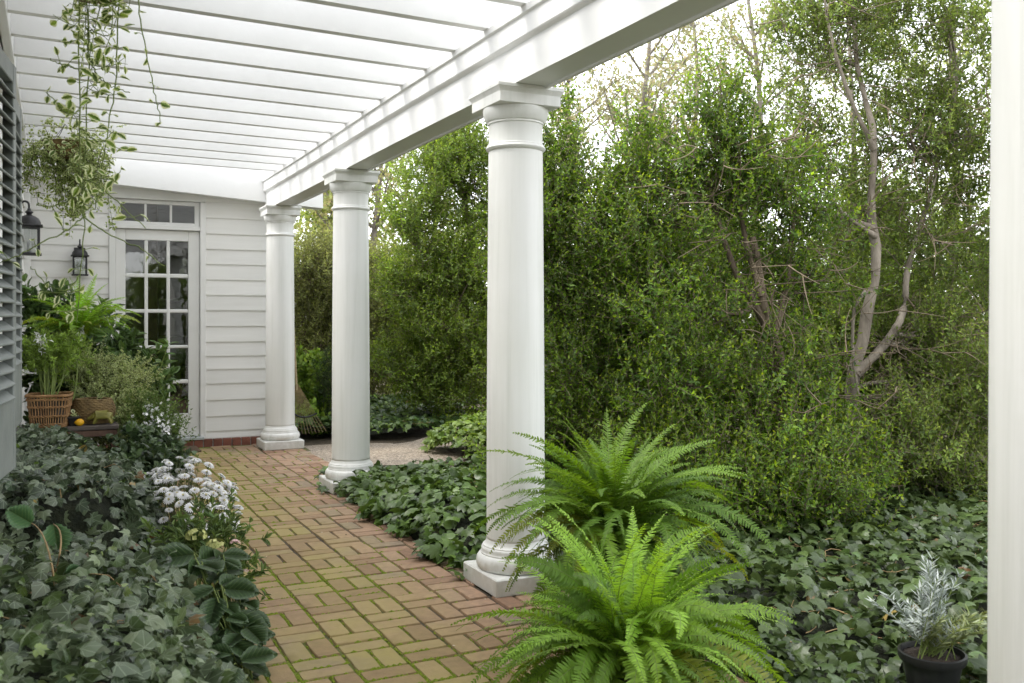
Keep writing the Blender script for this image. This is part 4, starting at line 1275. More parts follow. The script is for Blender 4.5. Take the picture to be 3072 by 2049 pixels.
def ivy_bed(name, label, cat, hfn, inside, bounds, dens, size, cols, seed, mat='leaf_ivy', under=.045, layers=.06, w=None, tmpl=(T_IVY, T_IVYH), flat=.5, young=None, stems=True, grid=.06, droop=.35, tilt=.36):
    rng = np.random.RandomState(seed)
    x0, x1, y0, y1 = bounds
    n = int((x1 - x0) * (y1 - y0) * dens * 2.2)
    X = rng.uniform(x0, x1, n); Y = rng.uniform(y0, y1, n)
    e = .02
    gx = (hfn(X + e, Y) - hfn(X - e, Y)) / (2 * e); gy = (hfn(X, Y + e) - hfn(X, Y - e)) / (2 * e)
    k = inside(X, Y) & (rng.uniform(0, 2.2, n) < np.minimum(np.sqrt(1 + gx ** 2 + gy ** 2), 2.2))
    # thin spots
    k &= vnoise(X, Y, 2.3, seed) > rng.uniform(.0, .42, n)
    X, Y, gx, gy = X[k], Y[k], gx[k], gy[k]; n = len(X)
    nm = unit(np.stack([-gx, -gy, np.ones(n)], -1))
    P = np.stack([X, Y, hfn(X, Y)], -1) + nm * rng.uniform(-.01, layers, (n, 1))
    Nn = unit(nm * flat + UP * .35 + np.array([.05, -.12, 0]) + rng.normal(0, tilt, (n, 3)))
    down = np.stack([-gx, -gy, 0 * gx], -1)
    D = rng.normal(0, 1, (n, 3)); D[:, 2] *= .3
    D = D + down * 1.1 - UP * droop
    D = unit(D - (D * Nn).sum(1, keepdims=True) * Nn)
    col = palette(rng, n, cols, .2, w)
    patch = np.exp((vnoise(X, Y, 1.8, seed + 3) - .5) * .5)[:, None]
    col = col * patch
    sz = size * rng.uniform(.5, 1.15, n)
    dead = rng.uniform(0, 1, n) < .006
    col[dead] = palette(rng, dead.sum(), [(.22, .13, .05), (.35, .26, .08), (.16, .09, .04)], .2)
    if young is not None:
        yk = rng.uniform(0, 1, n) < young[0]
        col[yk] = palette(rng, yk.sum(), young[1], .15); sz[yk] *= .6
    lb = LB()
    a = rng.uniform(0, 1, n) < .6
    lb.leaves(P[a], D[a], Nn[a], sz[a], sz[a] * 1.0, tmpl[0], col[a]); lb.leaves(P[~a], D[~a], Nn[~a], sz[~a], sz[~a] * .95, tmpl[1], col[~a])
    o = tag(lb.build(name, mat), label, cat, kind='stuff')
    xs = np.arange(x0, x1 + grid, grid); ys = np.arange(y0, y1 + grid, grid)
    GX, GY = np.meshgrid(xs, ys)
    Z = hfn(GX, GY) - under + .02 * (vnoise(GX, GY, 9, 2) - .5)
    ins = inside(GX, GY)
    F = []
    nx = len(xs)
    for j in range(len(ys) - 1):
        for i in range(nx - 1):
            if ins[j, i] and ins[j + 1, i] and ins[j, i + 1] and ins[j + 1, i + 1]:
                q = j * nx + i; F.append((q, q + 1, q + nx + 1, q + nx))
    if stems:
        ns = int((x1 - x0) * (y1 - y0) * 9); Q = []
        for q in range(ns):
            px, py = rng.uniform(x0, x1), rng.uniform(y0, y1); a = rng.uniform(0, 2 * pi); pts = []
            for st_ in range(9):
                a += rng.normal(0, .4); px += .045 * cos(a); py += .045 * sin(a); pts.append((px, py, float(hfn(np.array(px), np.array(py))) + layers * .35 + .02 * math.sin(st_ * .8 + q)))
            if bool(inside(np.array(pts[0][0]), np.array(pts[0][1]))) and bool(inside(np.array(pts[-1][0]), np.array(pts[-1][1]))): Q.append(pts)
        if Q:
            sb = LB(); sb.tubes(np.array(Q), np.linspace(.0026, .0014, 9), 4); sb.build('runner', 'tan_stem', o, smooth=True)
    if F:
        m = MB(); m.add(np.stack([GX, GY, Z], -1).reshape(-1, 3), F); m.build('ivy_stems', 'under_ivy', o, smooth=True)  # soil and stem layer, coloured very dark so leaf gaps read as shade
    return o

IV_D = [(.022, .042, .018), (.032, .06, .022), (.045, .08, .028)]
IV_L = [(.050, .078, .040), (.085, .120, .060), (.16, .20, .11), (.095, .145, .05)]
# left: low wall grown over with ivy, in two billows
def h_front(X, Y):
    xe = .52 + .10 * (Y - 3) + .04 * np.sin(Y * 3.0)
    r = .40 * (1 - sstep(xe - .38, xe + .02, X)) * (1 - sstep(4.12, 4.52, Y + .75 * np.clip(X - .1, 0, 1))) + .10 * (vnoise(X, Y, 2.6, 21) - .5) * (1 - sstep(.4, .65, X))
    return np.maximum(r, .0)
ivy_bed('ivy_bed', 'grey green ivy spilling over the bed in the left foreground', 'ivy', h_front, lambda X, Y: (X < .54 + .10 * (Y - 3) + .04 * np.sin(Y * 4) + .04 * np.sin(Y * 9.1)) & (Y < 4.55), (-.24, .9, 1.3, 4.6), 1450, .064, IV_L, 71, 'leaf_ivy_pale', layers=.11, tilt=.60, tmpl=(T_IVYH, T_IVY), young=(.09, [(.14, .22, .05), (.2, .27, .08)]))
def h_back(X, Y):
    r = (.52 - .015 * (Y - 5)) * sstep(4.70, 4.86, Y) * (1 - sstep(.22, .56, X + .06 * np.sin(Y * 4.2) + .22 * sstep(6.2, 7.2, Y))) * (1 - .4 * sstep(6.9, 7.6, Y) * sstep(.05, .25, X)) + .10 * (vnoise(X, Y, 2.8, 22) - .5)
    return np.maximum(r, 0)
ivy_bed('ivy_bed', 'darker ivy banked under the bench and shutter on the left', 'ivy', h_back, lambda X, Y: (X < .58) & (Y > 4.62), (-.24, .6, 4.6, 7.75), 1400, .068, [(.045, .07, .038), (.075, .108, .056), (.13, .165, .092)], 72, 'leaf_ivy_pale', layers=.09, tilt=.55, young=(.05, [(.14, .24, .04)]))
b = MB()
for (x, y, z, sx, sy, sz_) in ((-.12, 4.76, .13, .13, .10, .17), (.10, 4.78, .10, .12, .09, .15), (.30, 4.80, .08, .11, .09, .13), (-.15, 4.55, .05, .12, .12, .14), (.12, 4.55, .03, .14, .1, .1)):
    b = MB(); V, F = cbox(x - sx, x + sx, y - sy, y + sy, z - sz_, z + sz_, .035)
    V = [(p[0] + rs.normal(0, .008), p[1] + rs.normal(0, .008), p[2] + rs.normal(0, .008)) for p in V]
    b.add(V, F)
    if x == -.12:
        stw = thing('stone_edging', 'grey fieldstones showing in the gap between the two left ivy billows', 'stones', (0, 4.7, 0))
    b.v = [(p[0], p[1] - 4.7, p[2]) for p in b.v]
    b.build('stone', 'stone', stw, 'angle')

# middle bed between the columns
def in_mid(X, Y):
    left = 1.93 + .05 * np.sin(Y * 5) + .05 * np.sin(Y * 11 + 1)
    return (X > left) & (X < 3.75) & (Y > 4.52 + .1 * np.sin(X * 6)) & (Y < 7.55 - .62 * np.abs(X - 2.2) + .14 * np.sin(X * 7)) & ((np.abs(X - 2.124) > .24) | (np.abs(Y - 7.23) > .26) | (Y < 7.0))
def h_mid(X, Y):
    r = .19 * sstep(1.88, 2.2, X) * sstep(4.4, 5.2, Y) * (1 - .45 * sstep(5.8, 6.8, Y)) + .08 * (vnoise(X, Y, 2.5, 23) - .5)
    return np.maximum(r, .015)
ivy_bed('ivy_bed', 'dark glossy ivy bed between the brick walk and the grey path, between two columns', 'ivy', h_mid, in_mid, (1.85, 3.8, 4.4, 7.6), 760, .092, [(.05, .09, .02), (.075, .13, .026), (.105, .175, .034)], 73, 'leaf_ivy', young=(.10, [(.10, .19, .03), (.14, .24, .04)]), layers=.08, tilt=.40)
# right floor
def in_right(X, Y):
    return (X > 2.33 + .04 * np.sin(Y * 6)) & (Y < 5.9) & (Y > 1.55) & (Y < 4.6 + .9 * (X - 2.3)) & ((np.hypot(X - 2.745, Y - 2.27) > .12))
def h_right(X, Y):
    return .0 + .08 * sstep(2.6, 3.3, np.hypot(X - 2.1, Y - 1.6) + 1.5) + .08 * (vnoise(X, Y, 1.7, 24) - .5)
ivy_bed('ivy_bed', 'large leaved dark ivy covering the ground under the shrubs at lower right', 'ivy', h_right, in_right, (2.3, 6.9, 1.5, 5.9), 720, .078, [(.042, .070, .022), (.062, .096, .028), (.086, .128, .038)], 74, 'leaf_ivy', young=(.04, [(.10, .17, .05)]), layers=.10, grid=.08, tilt=.42)
# beyond the grey path
def in_far(X, Y):
    return (Y > 10.30 - .22 * (X - 2.3) + .15 * np.sin(X * 5) + 2.2 * sstep(4.0, 5.2, X)) & (Y < 13) & (X > 2.36)
ivy_bed('ivy_bed', 'ivy strip along the far side of the grey path, below the hedge', 'ivy', lambda X, Y: .10 + .10 * (vnoise(X, Y, 2.2, 25) - .3) + .03 * (Y - 10), in_far, (2.36, 6.0, 9.2, 13), 420, .095, [(.035, .07, .025), (.06, .11, .03), (.10, .16, .035)], 75, 'leaf_ivy', young=(.25, [(.16, .26, .04), (.2, .3, .06)]), grid=.1)
def in_lime(X, Y):
    return np.hypot((X - 4.02) / .62, (Y - 8.72) / .55) < 1 + .12 * np.sin(X * 9) + .1 * np.sin(Y * 8)
ivy_bed('ivy_mound', 'bright yellow green ivy mound where the grey path bends, left of the second column', 'ivy', lambda X, Y: .30 * np.clip(1 - ((X - 4.05) / .66) ** 2 - ((Y - 8.7) / .62) ** 2, 0, 1) ** .6 + .02, in_lime, (3.3, 4.8, 8.0, 9.4), 900, .085, [(.12, .20, .03), (.18, .27, .04), (.24, .33, .07)], 76, 'leaf_ivy', layers=.05)

# ================================================================== ferns
FCOL = [(.095, .185, .022), (.135, .25, .028), (.185, .315, .038)]
def frond_mesh(seed, L, e0, droop, wid=.055, n=46, col=None, curl=0.0):
    rng = np.random.RandomState(seed)
    s = np.linspace(0, 1, n + 8)
    th = e0 - droop * s ** 1.25
    yaw = curl * s ** 1.5
    dx = np.cos(th) * np.cos(yaw); dy = np.cos(th) * np.sin(yaw); dz = np.sin(th)
    T = np.stack([dx, dy, dz], -1)
    P = np.cumsum(T, 0) * (L / len(s)); P -= P[0]
    lat = unit(np.stack([-np.sin(yaw), np.cos(yaw), 0 * s], -1))
    nor = np.cross(T, lat); nor = np.where(nor[:, 2:3] < -2, -nor, nor)
    tw = rng.normal(0, .35) + rng.normal(0, .5) * s
    lat2 = lat * np.cos(tw)[:, None] + nor * np.sin(tw)[:, None]; nor2 = np.cross(T, lat2)
    lb = LB()
    lb.tubes(P[None], np.linspace(.0022, .0007, len(s))[None], 3, 1)
    k = np.arange(5, n + 8); ss = s[k]
    prof = np.clip(np.sin(pi * (.10 + .86 * ss)), .02, 1) ** .8 * (1 - .35 * ss)
    m = len(k)
    for sg in (1, -1):
        d = unit(lat2[k] * sg + T[k] * (.22 + .35 * ss[:, None]) - nor2[k] * rng.uniform(-.12, .20, (m, 1)) + rng.normal(0, .09, (m, 3)))
        Lp = wid * prof * rng.uniform(.85, 1.1, m)
        c = np.tile(np.array(col), (m, 1)) * np.exp(rng.normal(0, .12, (m, 1))) * (1 + .25 * ss[:, None])
        lb.leaves(P[k] + T[k] * rng.normal(0, .001, (m, 1)), d, nor2[k] + T[k] * .25 + rng.normal(0, .1, (m, 3)), Lp, np.full(m, .0092) * (.65 + .45 * prof), T_FP, c)
    return lb
T_FP = (np.array([(-.5, 0, 0), (.5, 0, 0), (.55, .3, .02), (-.42, .35, .02), (.36, .72, 0), (-.26, .74, 0), (.05, 1, -.05)], float),
        np.array([(0, 1, 2), (0, 2, 3), (3, 2, 4), (3, 4, 5), (5, 4, 6)]))
T_FP = T_FP + (T_FP[0].copy(),)

def fern(label, loc, nfr, size, seed, pot=True, group=None, tilt_bias=(0, 0), wid=.055, hi=84, lo=8, bright=1.0):
    rng = np.random.RandomState(seed)
    t = thing('boston_fern', label, 'fern', loc, 0, group)
    V = 16
    meshes = []
    for v in range(V):
        f = v / (V - 1)
        e0 = radians(hi - (hi - lo) * f + rng.normal(0, 4)); dr = radians(62 + 55 * f * (1.1 - f) * 2 + rng.normal(0, 10))
        L = size * (0.80 + .25 * math.sin(pi * min(1, f + .15)) + rng.normal(0, .05))
        lb = frond_mesh(seed * 50 + v, L, e0, dr, wid, int(46 * L / .6), palette(rng, 1, FCOL, .22)[0] * (1.12 - .4 * f) * bright * (np.array([1.5, 1.0, 1.1]) if v in (9, 14) else 1.0), rng.normal(0, .35))
        o = lb.build('frond', ['leaf_fern', 'stem_green'], t)
        meshes.append(o.data)
        o.rotation_euler = (rng.normal(0, .08), rng.normal(0, .06), v * 2.399)
        o.location = (rng.normal(0, .03), rng.normal(0, .03), rng.uniform(-.02, .02))
    for i in range(V, nfr):
        v = min(V - 1, int(V * ((i % 61) / 61.0) ** 1.15))
        o = bpy.data.objects.new('frond', meshes[v]); link(o, t)
        o.rotation_euler = (rng.normal(0, .10) + tilt_bias[0], rng.normal(0, .08) + tilt_bias[1], i * 2.399 + rng.normal(0, .3))
        s = rng.uniform(.72, 1.08); o.scale = (s, s, s * rng.uniform(.9, 1.1))
        a = rng.uniform(0, 2 * pi); r = .08 * rng.uniform(0, 1)
        o.location = (r * cos(a), r * sin(a), rng.uniform(-.03, .02))
    if pot:
        z = loc[2]
        b = MB(); b.lathe([(.09, -z), (.13, -.03), (.145, -.03), (.145, 0), (.13, 0), (.125, -.03)], 28); b.build('pot', 'black_plastic', t, 'angle')
        b = MB(); b.lathe([(.127, -.035), (.01, -.03)], 20); b.build('soil', 'soil', t)
    return t
fern('tall arching green fern spreading beside the second column', (2.16, 3.40, .42), 235, .64, 81, group='potted ferns beside the walk', hi=87, lo=-14)
fern('lower front fern, brightest green, cut by the bottom edge of the picture', (1.74, 2.66, .19), 260, .61, 82, group='potted ferns beside the walk', hi=74, lo=-8)
fern('smaller lime green fern standing in the plants beside the lantern and door', (0.18, 8.38, 1.20), 70, .56, 83, pot=False, wid=.055, hi=88, lo=40, bright=1.5)

# ================================================================== left border
def leafy(name, label, cat, base, lobes, seed, per, twigs, nl, length, leaf, cols, tips, T=T_RH, mat='leaf_soft', stem='stem_green', group=None, up=.5, out=.6, rand=.5, jitter=.06, part='foliage', droop=0.0, twig_r=.002, w=None):
    rng = np.random.RandomState(seed)
    t = thing(name, label, cat, base, 0, group)
    C, O = in_lobes(rng, lobes, per)
    lb = LB(); sprays(lb, rng, C, O, twigs, length, nl, leaf, cols, w, tips, up, out, rand, jitter, T=T, droop=droop, twig_r=twig_r)
    lb.build(part, [mat, stem], t, origin=base)
    # stems from the root to the lobes
    sb = LB(); S = []
    for (cx, cy, cz, *q) in lobes:
        for k in range(3):
            e = np.array([cx, cy, cz]) + rng.normal(0, .05, 3); b0 = np.array(base) + np.array([*rng.normal(0, .05, 2), 0])
            S.append(bez(b0, (b0 + e) / 2 + np.array([*rng.normal(0, .05, 2), .08]), e, 7))
    sb.tubes(np.array(S), np.linspace(.006, .003, 7), 4)
    sb.build('stem', stem, t, smooth=True, origin=base)
    return t, C, O

rng = np.random.RandomState(90)
# big dark leaved hydrangea filling the corner
HY = [(.055, .105, .032), (.08, .145, .04), (.12, .2, .05)]
hyd, C, O = leafy('hydrangea_bush', 'large dark leaved hydrangea bush with faded pink heads beside the door', 'shrub', (.25, 8.95, 0),
      [(-.02, 9.1, 1.25, .26, .25, .28), (.25, 9.1, 1.15, .26, .25, .25), (.5, 9.1, .98, .24, .24, .25), (.7, 9.0, .85, .2, .2, .2, .8), (.0, 9.0, .85, .26, .25, .25), (.35, 9.0, .75, .28, .25, .25), (.62, 8.9, .6, .22, .2, .2), (-.10, 9.15, 1.42, .14, .14, .10, .5), (.15, 8.9, .5, .26, .25, .25)],
      91, 17, 3, 6, .16, (.135, .55), HY, [(.09, .16, .03)], T=T_SERV, mat='leaf_broad', stem='stem_dark', up=.45, out=.8, rand=.45)
def mophead(parent, origin, c, r, n, seed, mat, name='flower_head'):
    rg = np.random.RandomState(seed)
    lb = LB(); d = rdir(rg, n); d[:, 2] = np.abs(d[:, 2]) * .8 + .05 * d[:, 2]; d = unit(d)
    Pc = np.array(c) + d * r * np.array([1, 1, .75])
    A = unit(np.cross(d, rdir(rg, n))); B = np.cross(d, A)
    for k in range(4):
        q = A * cos(k * pi / 2) + B * sin(k * pi / 2)
        lb.leaves(Pc, unit(q + d * .25), d, r * .30, r * .28, T_OV, np.ones((n, 3)))
    return lb.build(name, mat, parent, origin=origin)
for k, (c, r, mt) in enumerate([((-0.14, 9.99, 1.52), .085, 'petal_pink'), ((0.04, 9.45, 1.27), .075, 'petal_pink'), ((0.50, 9.34, 1.07), .05, 'petal_pink'), ((0.41, 9.38, 1.19), .04, 'petal_white')]):
    mophead(hyd, (.25, 8.95, 0), c, r, 60, 300 + k, mt)
# small leaved variegated shrub trailing over the round basket
VG = [(.10, .16, .04), (.14, .21, .06), (.19, .26, .08)]
leafy('variegated_shrub', 'small leaved cream variegated shrub tumbling over the bench end', 'shrub', (.42, 8.25, 0),
      [(0.37, 8.62, 0.85, .14, .12, .07), (0.55, 8.53, 0.84, .13, .12, .07, .7), (0.44, 8.36, 0.70, .18, .13, .11), (0.41, 8.27, 0.57, .12, .12, .12), (0.53, 8.21, 0.40, .13, .12, .16), (0.22, 8.58, 0.94, .12, .12, .07, .6), (0.51, 8.11, 0.20, .12, .12, .12, .8)],
      92, 38, 6, 10, .13, (.030, .72), VG, [(.2, .26, .1)], T=T_OV, mat='leaf_variegated_small', stem='stem_dark', up=.25, out=.8, rand=.6)
# dark leafy edge by the door
leafy('coral_bells', 'low dark green leafy clump at the border edge in front of the door', 'plant', (.62, 7.35, 0),
      [(0.63, 7.71, 0.31, .16, .15, .14), (0.76, 7.76, 0.26, .14, .14, .12), (0.65, 7.48, 0.20, .16, .15, .10), (0.51, 7.44, 0.24, .14, .14, .12)],
      93, 26, 4, 6, .10, (.075, .9), [(.03, .06, .024), (.05, .09, .034), (.075, .12, .045)], [(.09, .15, .04)], T=T_IVYH, mat='leaf_ivy_pale', up=.5, out=.7)
# white phlox-like cluster
ph, C, O = leafy('white_phlox', 'clump of small white flowers in front of the glazed door', 'flowers', (.60, 7.7, 0),
      [(0.72, 8.11, 0.56, .13, .12, .14), (0.79, 7.97, 0.46, .10, .1, .12), (0.65, 8.04, 0.41, .13, .12, .12), (0.81, 7.85, 0.35, .10, .1, .12, .8)],
      94, 26, 6, 8, .13, (.035, .4), [(.07, .13, .03), (.11, .18, .04)], [(.16, .24, .06)], up=.9, out=.4)
rg = np.random.RandomState(95)
def floret(lb, P, Nn, r, rg, k=5):
    P = np.asarray(P); Nn = unit(Nn); n = len(P)
    A = unit(np.cross(Nn, rdir(rg, n))); B = np.cross(Nn, A)
    for q in range(k):
        a = 2 * pi * q / k
        d = A * cos(a) + B * sin(a)
        lb.leaves(P, unit(d + Nn * .15), Nn, r, r * .8, T_OV, np.ones((n, 3)))
n = 170
cc = np.array([(0.72, 8.00, 0.60), (0.75, 7.88, 0.54), (0.68, 8.02, 0.57), (0.77, 7.75, 0.47), (0.69, 7.91, 0.47)])
P = cc[rg.randint(0, 5, n)] + rg.normal(0, .04, (n, 3))
lb = LB(); floret(lb, P, rdir(rg, n) + UP * .7 + np.array([.1, -.7, 0]), .015, rg)
lb.build('blossom', 'petal_white', ph, origin=(.60, 7.7, 0))
# spray of stems with a flower bud, arching across the door
b = thing('arching_stem', 'single leafy stem arching up across the lower door panes', 'plant', (.50, 8.4, .3))
pts = crv([(0.70, 8.57, 0.72), (0.80, 8.52, 0.87), (0.85, 8.50, 1.02), (0.88, 8.48, 1.13)], 12)
lb = LB(); lb.tubes(pts[None], np.linspace(.006, .003, 12)[None], 5, 1)
rg = np.random.RandomState(96)
Pk = np.concatenate([np.repeat(pts[4:11:2], 3, 0), np.repeat(pts[-1:], 7, 0)]); n = len(Pk)
lb.leaves(Pk, rdir(rg, n) * np.array([1, .6, .5]) + UP * .15, UP + rdir(rg, n) * .5, rg.uniform(.06, .11, n), rg.uniform(.028, .04, n), T_OV, palette(rg, n, [(.06, .12, .03), (.1, .18, .04), (.16, .26, .05)]))
lb.build('foliage', ['leaf_broad', 'stem_green'], b, origin=(.50, 8.4, .3))

# ------------------------------------------------------------------ bench and what stands on it
bz = .53
bench = thing('garden_bench', 'weathered low wooden bench standing in the ivy on the left', 'bench', (.10, 7.95, 0))
b = MB(); b.box(-.32, .355, -.135, -.002, bz - .035, bz, .006); b.build('plank', 'bench_wood', bench)
b = MB(); b.box(-.32, .352, .004, .14, bz - .036, bz - .001, .006); b.build('plank', 'bench_wood', bench)
b = MB(); b.box(-.31, .335, -.128, -.108, bz - .085, bz - .037, .004); b.build('apron', 'leg_wood', bench)
for sx, x in ((1, .31), (-1, -.27)):
    for sy in (-.10, .11):
        b = MB(); V, F = cbox(x - .028, x + .028, sy - .02, sy + .02, 0, bz - .037, .004)
        V = [(p[0] + sx * .06 * (1 - p[2] / bz), p[1], p[2]) for p in V]
        b.add(V, F); b.build('leg', 'leg_wood', bench)

def sq_ring(hw, z, r=.25, n=64, wav=0.0, phase=0, k=0):
    """rounded square loop"""
    out = []
    for i in range(n):
        a = 2 * pi * i / n
        c, s = cos(a), sin(a)
        p = 1.0 / (abs(c) ** 5 + abs(s) ** 5) ** .2
        q = hw * p + wav * cos(k * a + phase)
        out.append((q * c, q * s, z))
    return out
bk = thing('wicker_basket', 'square brown wicker basket holding a green plant on the bench', 'basket', (-.025, 7.94, bz + .002), radians(-8))
nst = 52
b = MB()
for i in range(nst):
    a = 2 * pi * (i + .5) / nst
    p = 1.0 / (abs(cos(a)) ** 5 + abs(sin(a)) ** 5) ** .2
    pts = [((.118 + .030 * z / .25) * p * cos(a) * (1 + .02 * math.sin(z * 60 + i)), (.118 + .030 * z / .25) * p * sin(a) * (1 + .02 * math.sin(z * 60 + i)), z) for z in np.linspace(0, .235, 9)]
    b.tube(pts, .0052, 5)
b.build('stake', 'wicker', bk, True)
b = MB()
for z in (.018, .026, .080, .088, .150, .158, .205, .213):
    b.tube(sq_ring(.121 + .030 * z / .25, z, n=132, wav=.006, phase=(0 if int(z * 125) % 2 else pi), k=nst / 2), .0045, 5, closed=True)
b.build('weaver', 'wicker', bk, True)
b = MB()
for ph_ in (0, 2.1, 4.2):
    pts = sq_ring(.151, .238, n=160)
    pts = [(x * (1 + .04 * cos(26 * 2 * pi * i / 160 + ph_)), y * (1 + .04 * cos(26 * 2 * pi * i / 160 + ph_)), z + .007 * sin(26 * 2 * pi * i / 160 + ph_)) for i, (x, y, z) in enumerate(pts)]
    b.tube(pts, .006, 5, closed=True)
    pts = sq_ring(.118, .006, n=160)
    pts = [(x * (1 + .04 * cos(22 * 2 * pi * i / 160 + ph_)), y * (1 + .04 * cos(22 * 2 * pi * i / 160 + ph_)), z + .006 * sin(22 * 2 * pi * i / 160 + ph_)) for i, (x, y, z) in enumerate(pts)]
    b.tube(pts, .006, 5, closed=True)
b.build('rim', 'wicker', bk, True)
b = MB(); b.add([(x, y, .004) for x, y, z in sq_ring(.105, 0, n=48)] + [(x, y, .215) for x, y, z in sq_ring(.132, 0, n=48)], [(k, (k + 1) % 48, 48 + (k + 1) % 48, 48 + k) for k in range(48)] + [tuple(range(48))])
b.add([(x, y, .20) for x, y, z in sq_ring(.130, 0, n=48)], [tuple(range(48))]); b.build('liner', 'black_plastic', bk, True)
# plant in the basket: bare green stems with a feathery head and white flowers
pb = (-.025, 7.94, bz + .2)
sp, C, O = leafy('spider_flower', 'feathery light green plant with white flowers growing from the square wicker basket', 'plant', pb,
      [(-0.05, 8.05, 1.12, .10, .10, .08), (0.02, 8.01, 1.07, .10, .1, .09), (-0.11, 8.08, 1.09, .08, .1, .09), (0.11, 7.97, 1.10, .07, .08, .07), (-0.01, 8.03, 0.99, .08, .08, .04, .5)],
      97, 16, 6, 12, .06, (.046, .17), [(.16, .26, .04), (.22, .33, .06), (.28, .4, .09)], [(.3, .42, .1)], T=T_LIN, up=.3, out=.8, rand=.8)
rg = np.random.RandomState(98)
lb = LB()
for q in ((-0.10, 7.96, 1.21), (-0.07, 7.94, 1.18), (-0.09, 7.96, 1.16), (0.18, 8.05, 1.20), (-0.07, 7.95, 1.11), (0.20, 8.26, 1.25)):
    n = 14
    lb.leaves(np.array(q) + rg.normal(0, .014, (n, 3)), rdir(rg, n) + UP * .3 + np.array([0, -.4, 0]), rdir(rg, n) + UP, .040, .013, T_OV, np.ones((n, 3)))
lb.build('blossom', 'petal_white', sp, origin=pb)
lb = LB(); S = []
for k in range(6):
    a = np.array(pb) + np.array([*rg.normal(0, .018, 2), -.02]); e = np.array((-0.02, 8.03, 1.07)) + rg.normal(0, .05, 3) * np.array([1.3, 1, .5])
    S.append(bez(a, (a + e) / 2 + np.array([*rg.normal(0, .02, 2), .06]), e, 8))
lb.tubes(np.array(S), np.linspace(.007, .004, 8), 6); lb.build('stem', 'stem_green', sp, smooth=True, origin=pb)
# round rush basket behind
rb = thing('round_basket', 'round woven rush planter beside the square basket on the bench', 'basket', (0.28, 8.05, bz + .002))
b = MB()
for i in range(15):
    z = .008 + i * .0125; r = .10 + .055 * math.sin(pi * (.15 + .75 * i / 15))
    n = 96
    b.tube([((r + .004 * cos(24 * 2 * pi * k / n + i * pi)) * cos(2 * pi * k / n), (r + .004 * cos(24 * 2 * pi * k / n + i * pi)) * sin(2 * pi * k / n), z) for k in range(n)], .0085, 5, closed=True)
b.build('coil', 'woven_rush', rb, True)
b = MB(); b.lathe([(.01, .004), (.10, .006), (.14, .08), (.125, .165), (.01, .17)], 32, cap=False); b.build('soil', 'soil', rb, True)
# small dark pot with round leaves
sp_ = thing('seedling_pot', 'small square dark pot with round green leaves beside the lemon', 'pot', (0.14, 7.90, bz + .002))
b = MB()
V = [(-.03, -.03, 0), (.03, -.03, 0), (.03, .03, 0), (-.03, .03, 0), (-.042, -.042, .062), (.042, -.042, .062), (.042, .042, .062), (-.042, .042, .062)]
b.add(V, [(0, 1, 2, 3), (0, 1, 5, 4), (1, 2, 6, 5), (2, 3, 7, 6), (3, 0, 4, 7)]); b.box(-.046, .046, -.046, .046, .058, .068, .002)
b.build('pot', 'black_plastic', sp_)
rg = np.random.RandomState(99); n = 9
lb = LB(); lb.leaves(np.array([(0, 0, .085)]) + rg.normal(0, .012, (n, 3)), rdir(rg, n) * np.array([1, 1, .2]), UP + rdir(rg, n) * .4, .042, .036, T_OV, palette(rg, n, [(.1, .17, .05), (.14, .22, .08)]))
lb.build('leaf', 'leaf_variegated', sp_)
# lemon
b = MB(); b.lathe([(.001, -.036), (.006, -.034), (.012, -.029), (.022, -.020), (.0275, -.006), (.028, .004), (.024, .017), (.015, .027), (.007, .031), (.001, .033)], 24)
V = [(z, y, x) for x, y, z in b.v]; b.v = V
tag(b.build('lemon', 'lemon_skin', loc=(.178, 7.84, bz + .029), smooth=True), 'single bright yellow orange lemon lying at the front edge of the bench', 'fruit')
# ceramic pig: one continuous body
def skin_body(name, verts, edges, radii, mat, parent, sub=2):
    me = bpy.data.meshes.new(name); me.from_pydata(verts, edges, [])
    o = bpy.data.objects.new(name, me); link(o, parent)
    md = o.modifiers.new('skin', 'SKIN'); 
    for i, r in enumerate(radii):
        me.skin_vertices[0].data[i].radius = (r, r)
    me.skin_vertices[0].data[0].use_root = True
    s2 = o.modifiers.new('sub', 'SUBSURF'); s2.levels = sub; s2.render_levels = sub
    dg = bpy.context.evaluated_depsgraph_get()
    m2 = bpy.data.meshes.new_from_object(o.evaluated_get(dg)); o.modifiers.clear(); o.data = m2
    m2.materials.clear(); m2.materials.append(MATS[mat])
    m2.polygons.foreach_set('use_smooth', [True] * len(m2.polygons))
    return o
pig = thing('pig_figurine', 'small olive green glazed pig figure standing at the right end of the bench', 'figurine', (.345, 7.87, bz + .002), radians(-14))
PV = [(0, 0, .075), (-.04, 0, .076), (.04, 0, .078), (-.075, 0, .062), (-.100, 0, .048), (-.118, 0, .040), (.062, 0, .070),
      (-.048, .020, .045), (-.068, .024, .004), (-.048, -.020, .045), (-.068, -.024, .004), (.050, .020, .045), (.066, .024, .004), (.050, -.020, .045), (.066, -.024, .004),
      (-.072, .018, .082), (-.072, -.018, .082)]
PE = [(0, 1), (1, 3), (3, 4), (4, 5), (0, 2), (2, 6), (1, 7), (7, 8), (1, 9), (9, 10), (2, 11), (11, 12), (2, 13), (13, 14), (3, 15), (3, 16)]
PR = [.036, .036, .035, .026, .014, .011, .024, .016, .009, .016, .009, .016, .009, .016, .009, .007, .007]
skin_body('body', PV, PE, PR, 'green_glaze', pig, 3)
b = MB(); b.tube(crv([(.085, 0, .075), (.095, .004, .085), (.100, -.004, .080), (.096, 0, .070)], 10), .003, 6); b.build('tail', 'green_glaze', pig, True)

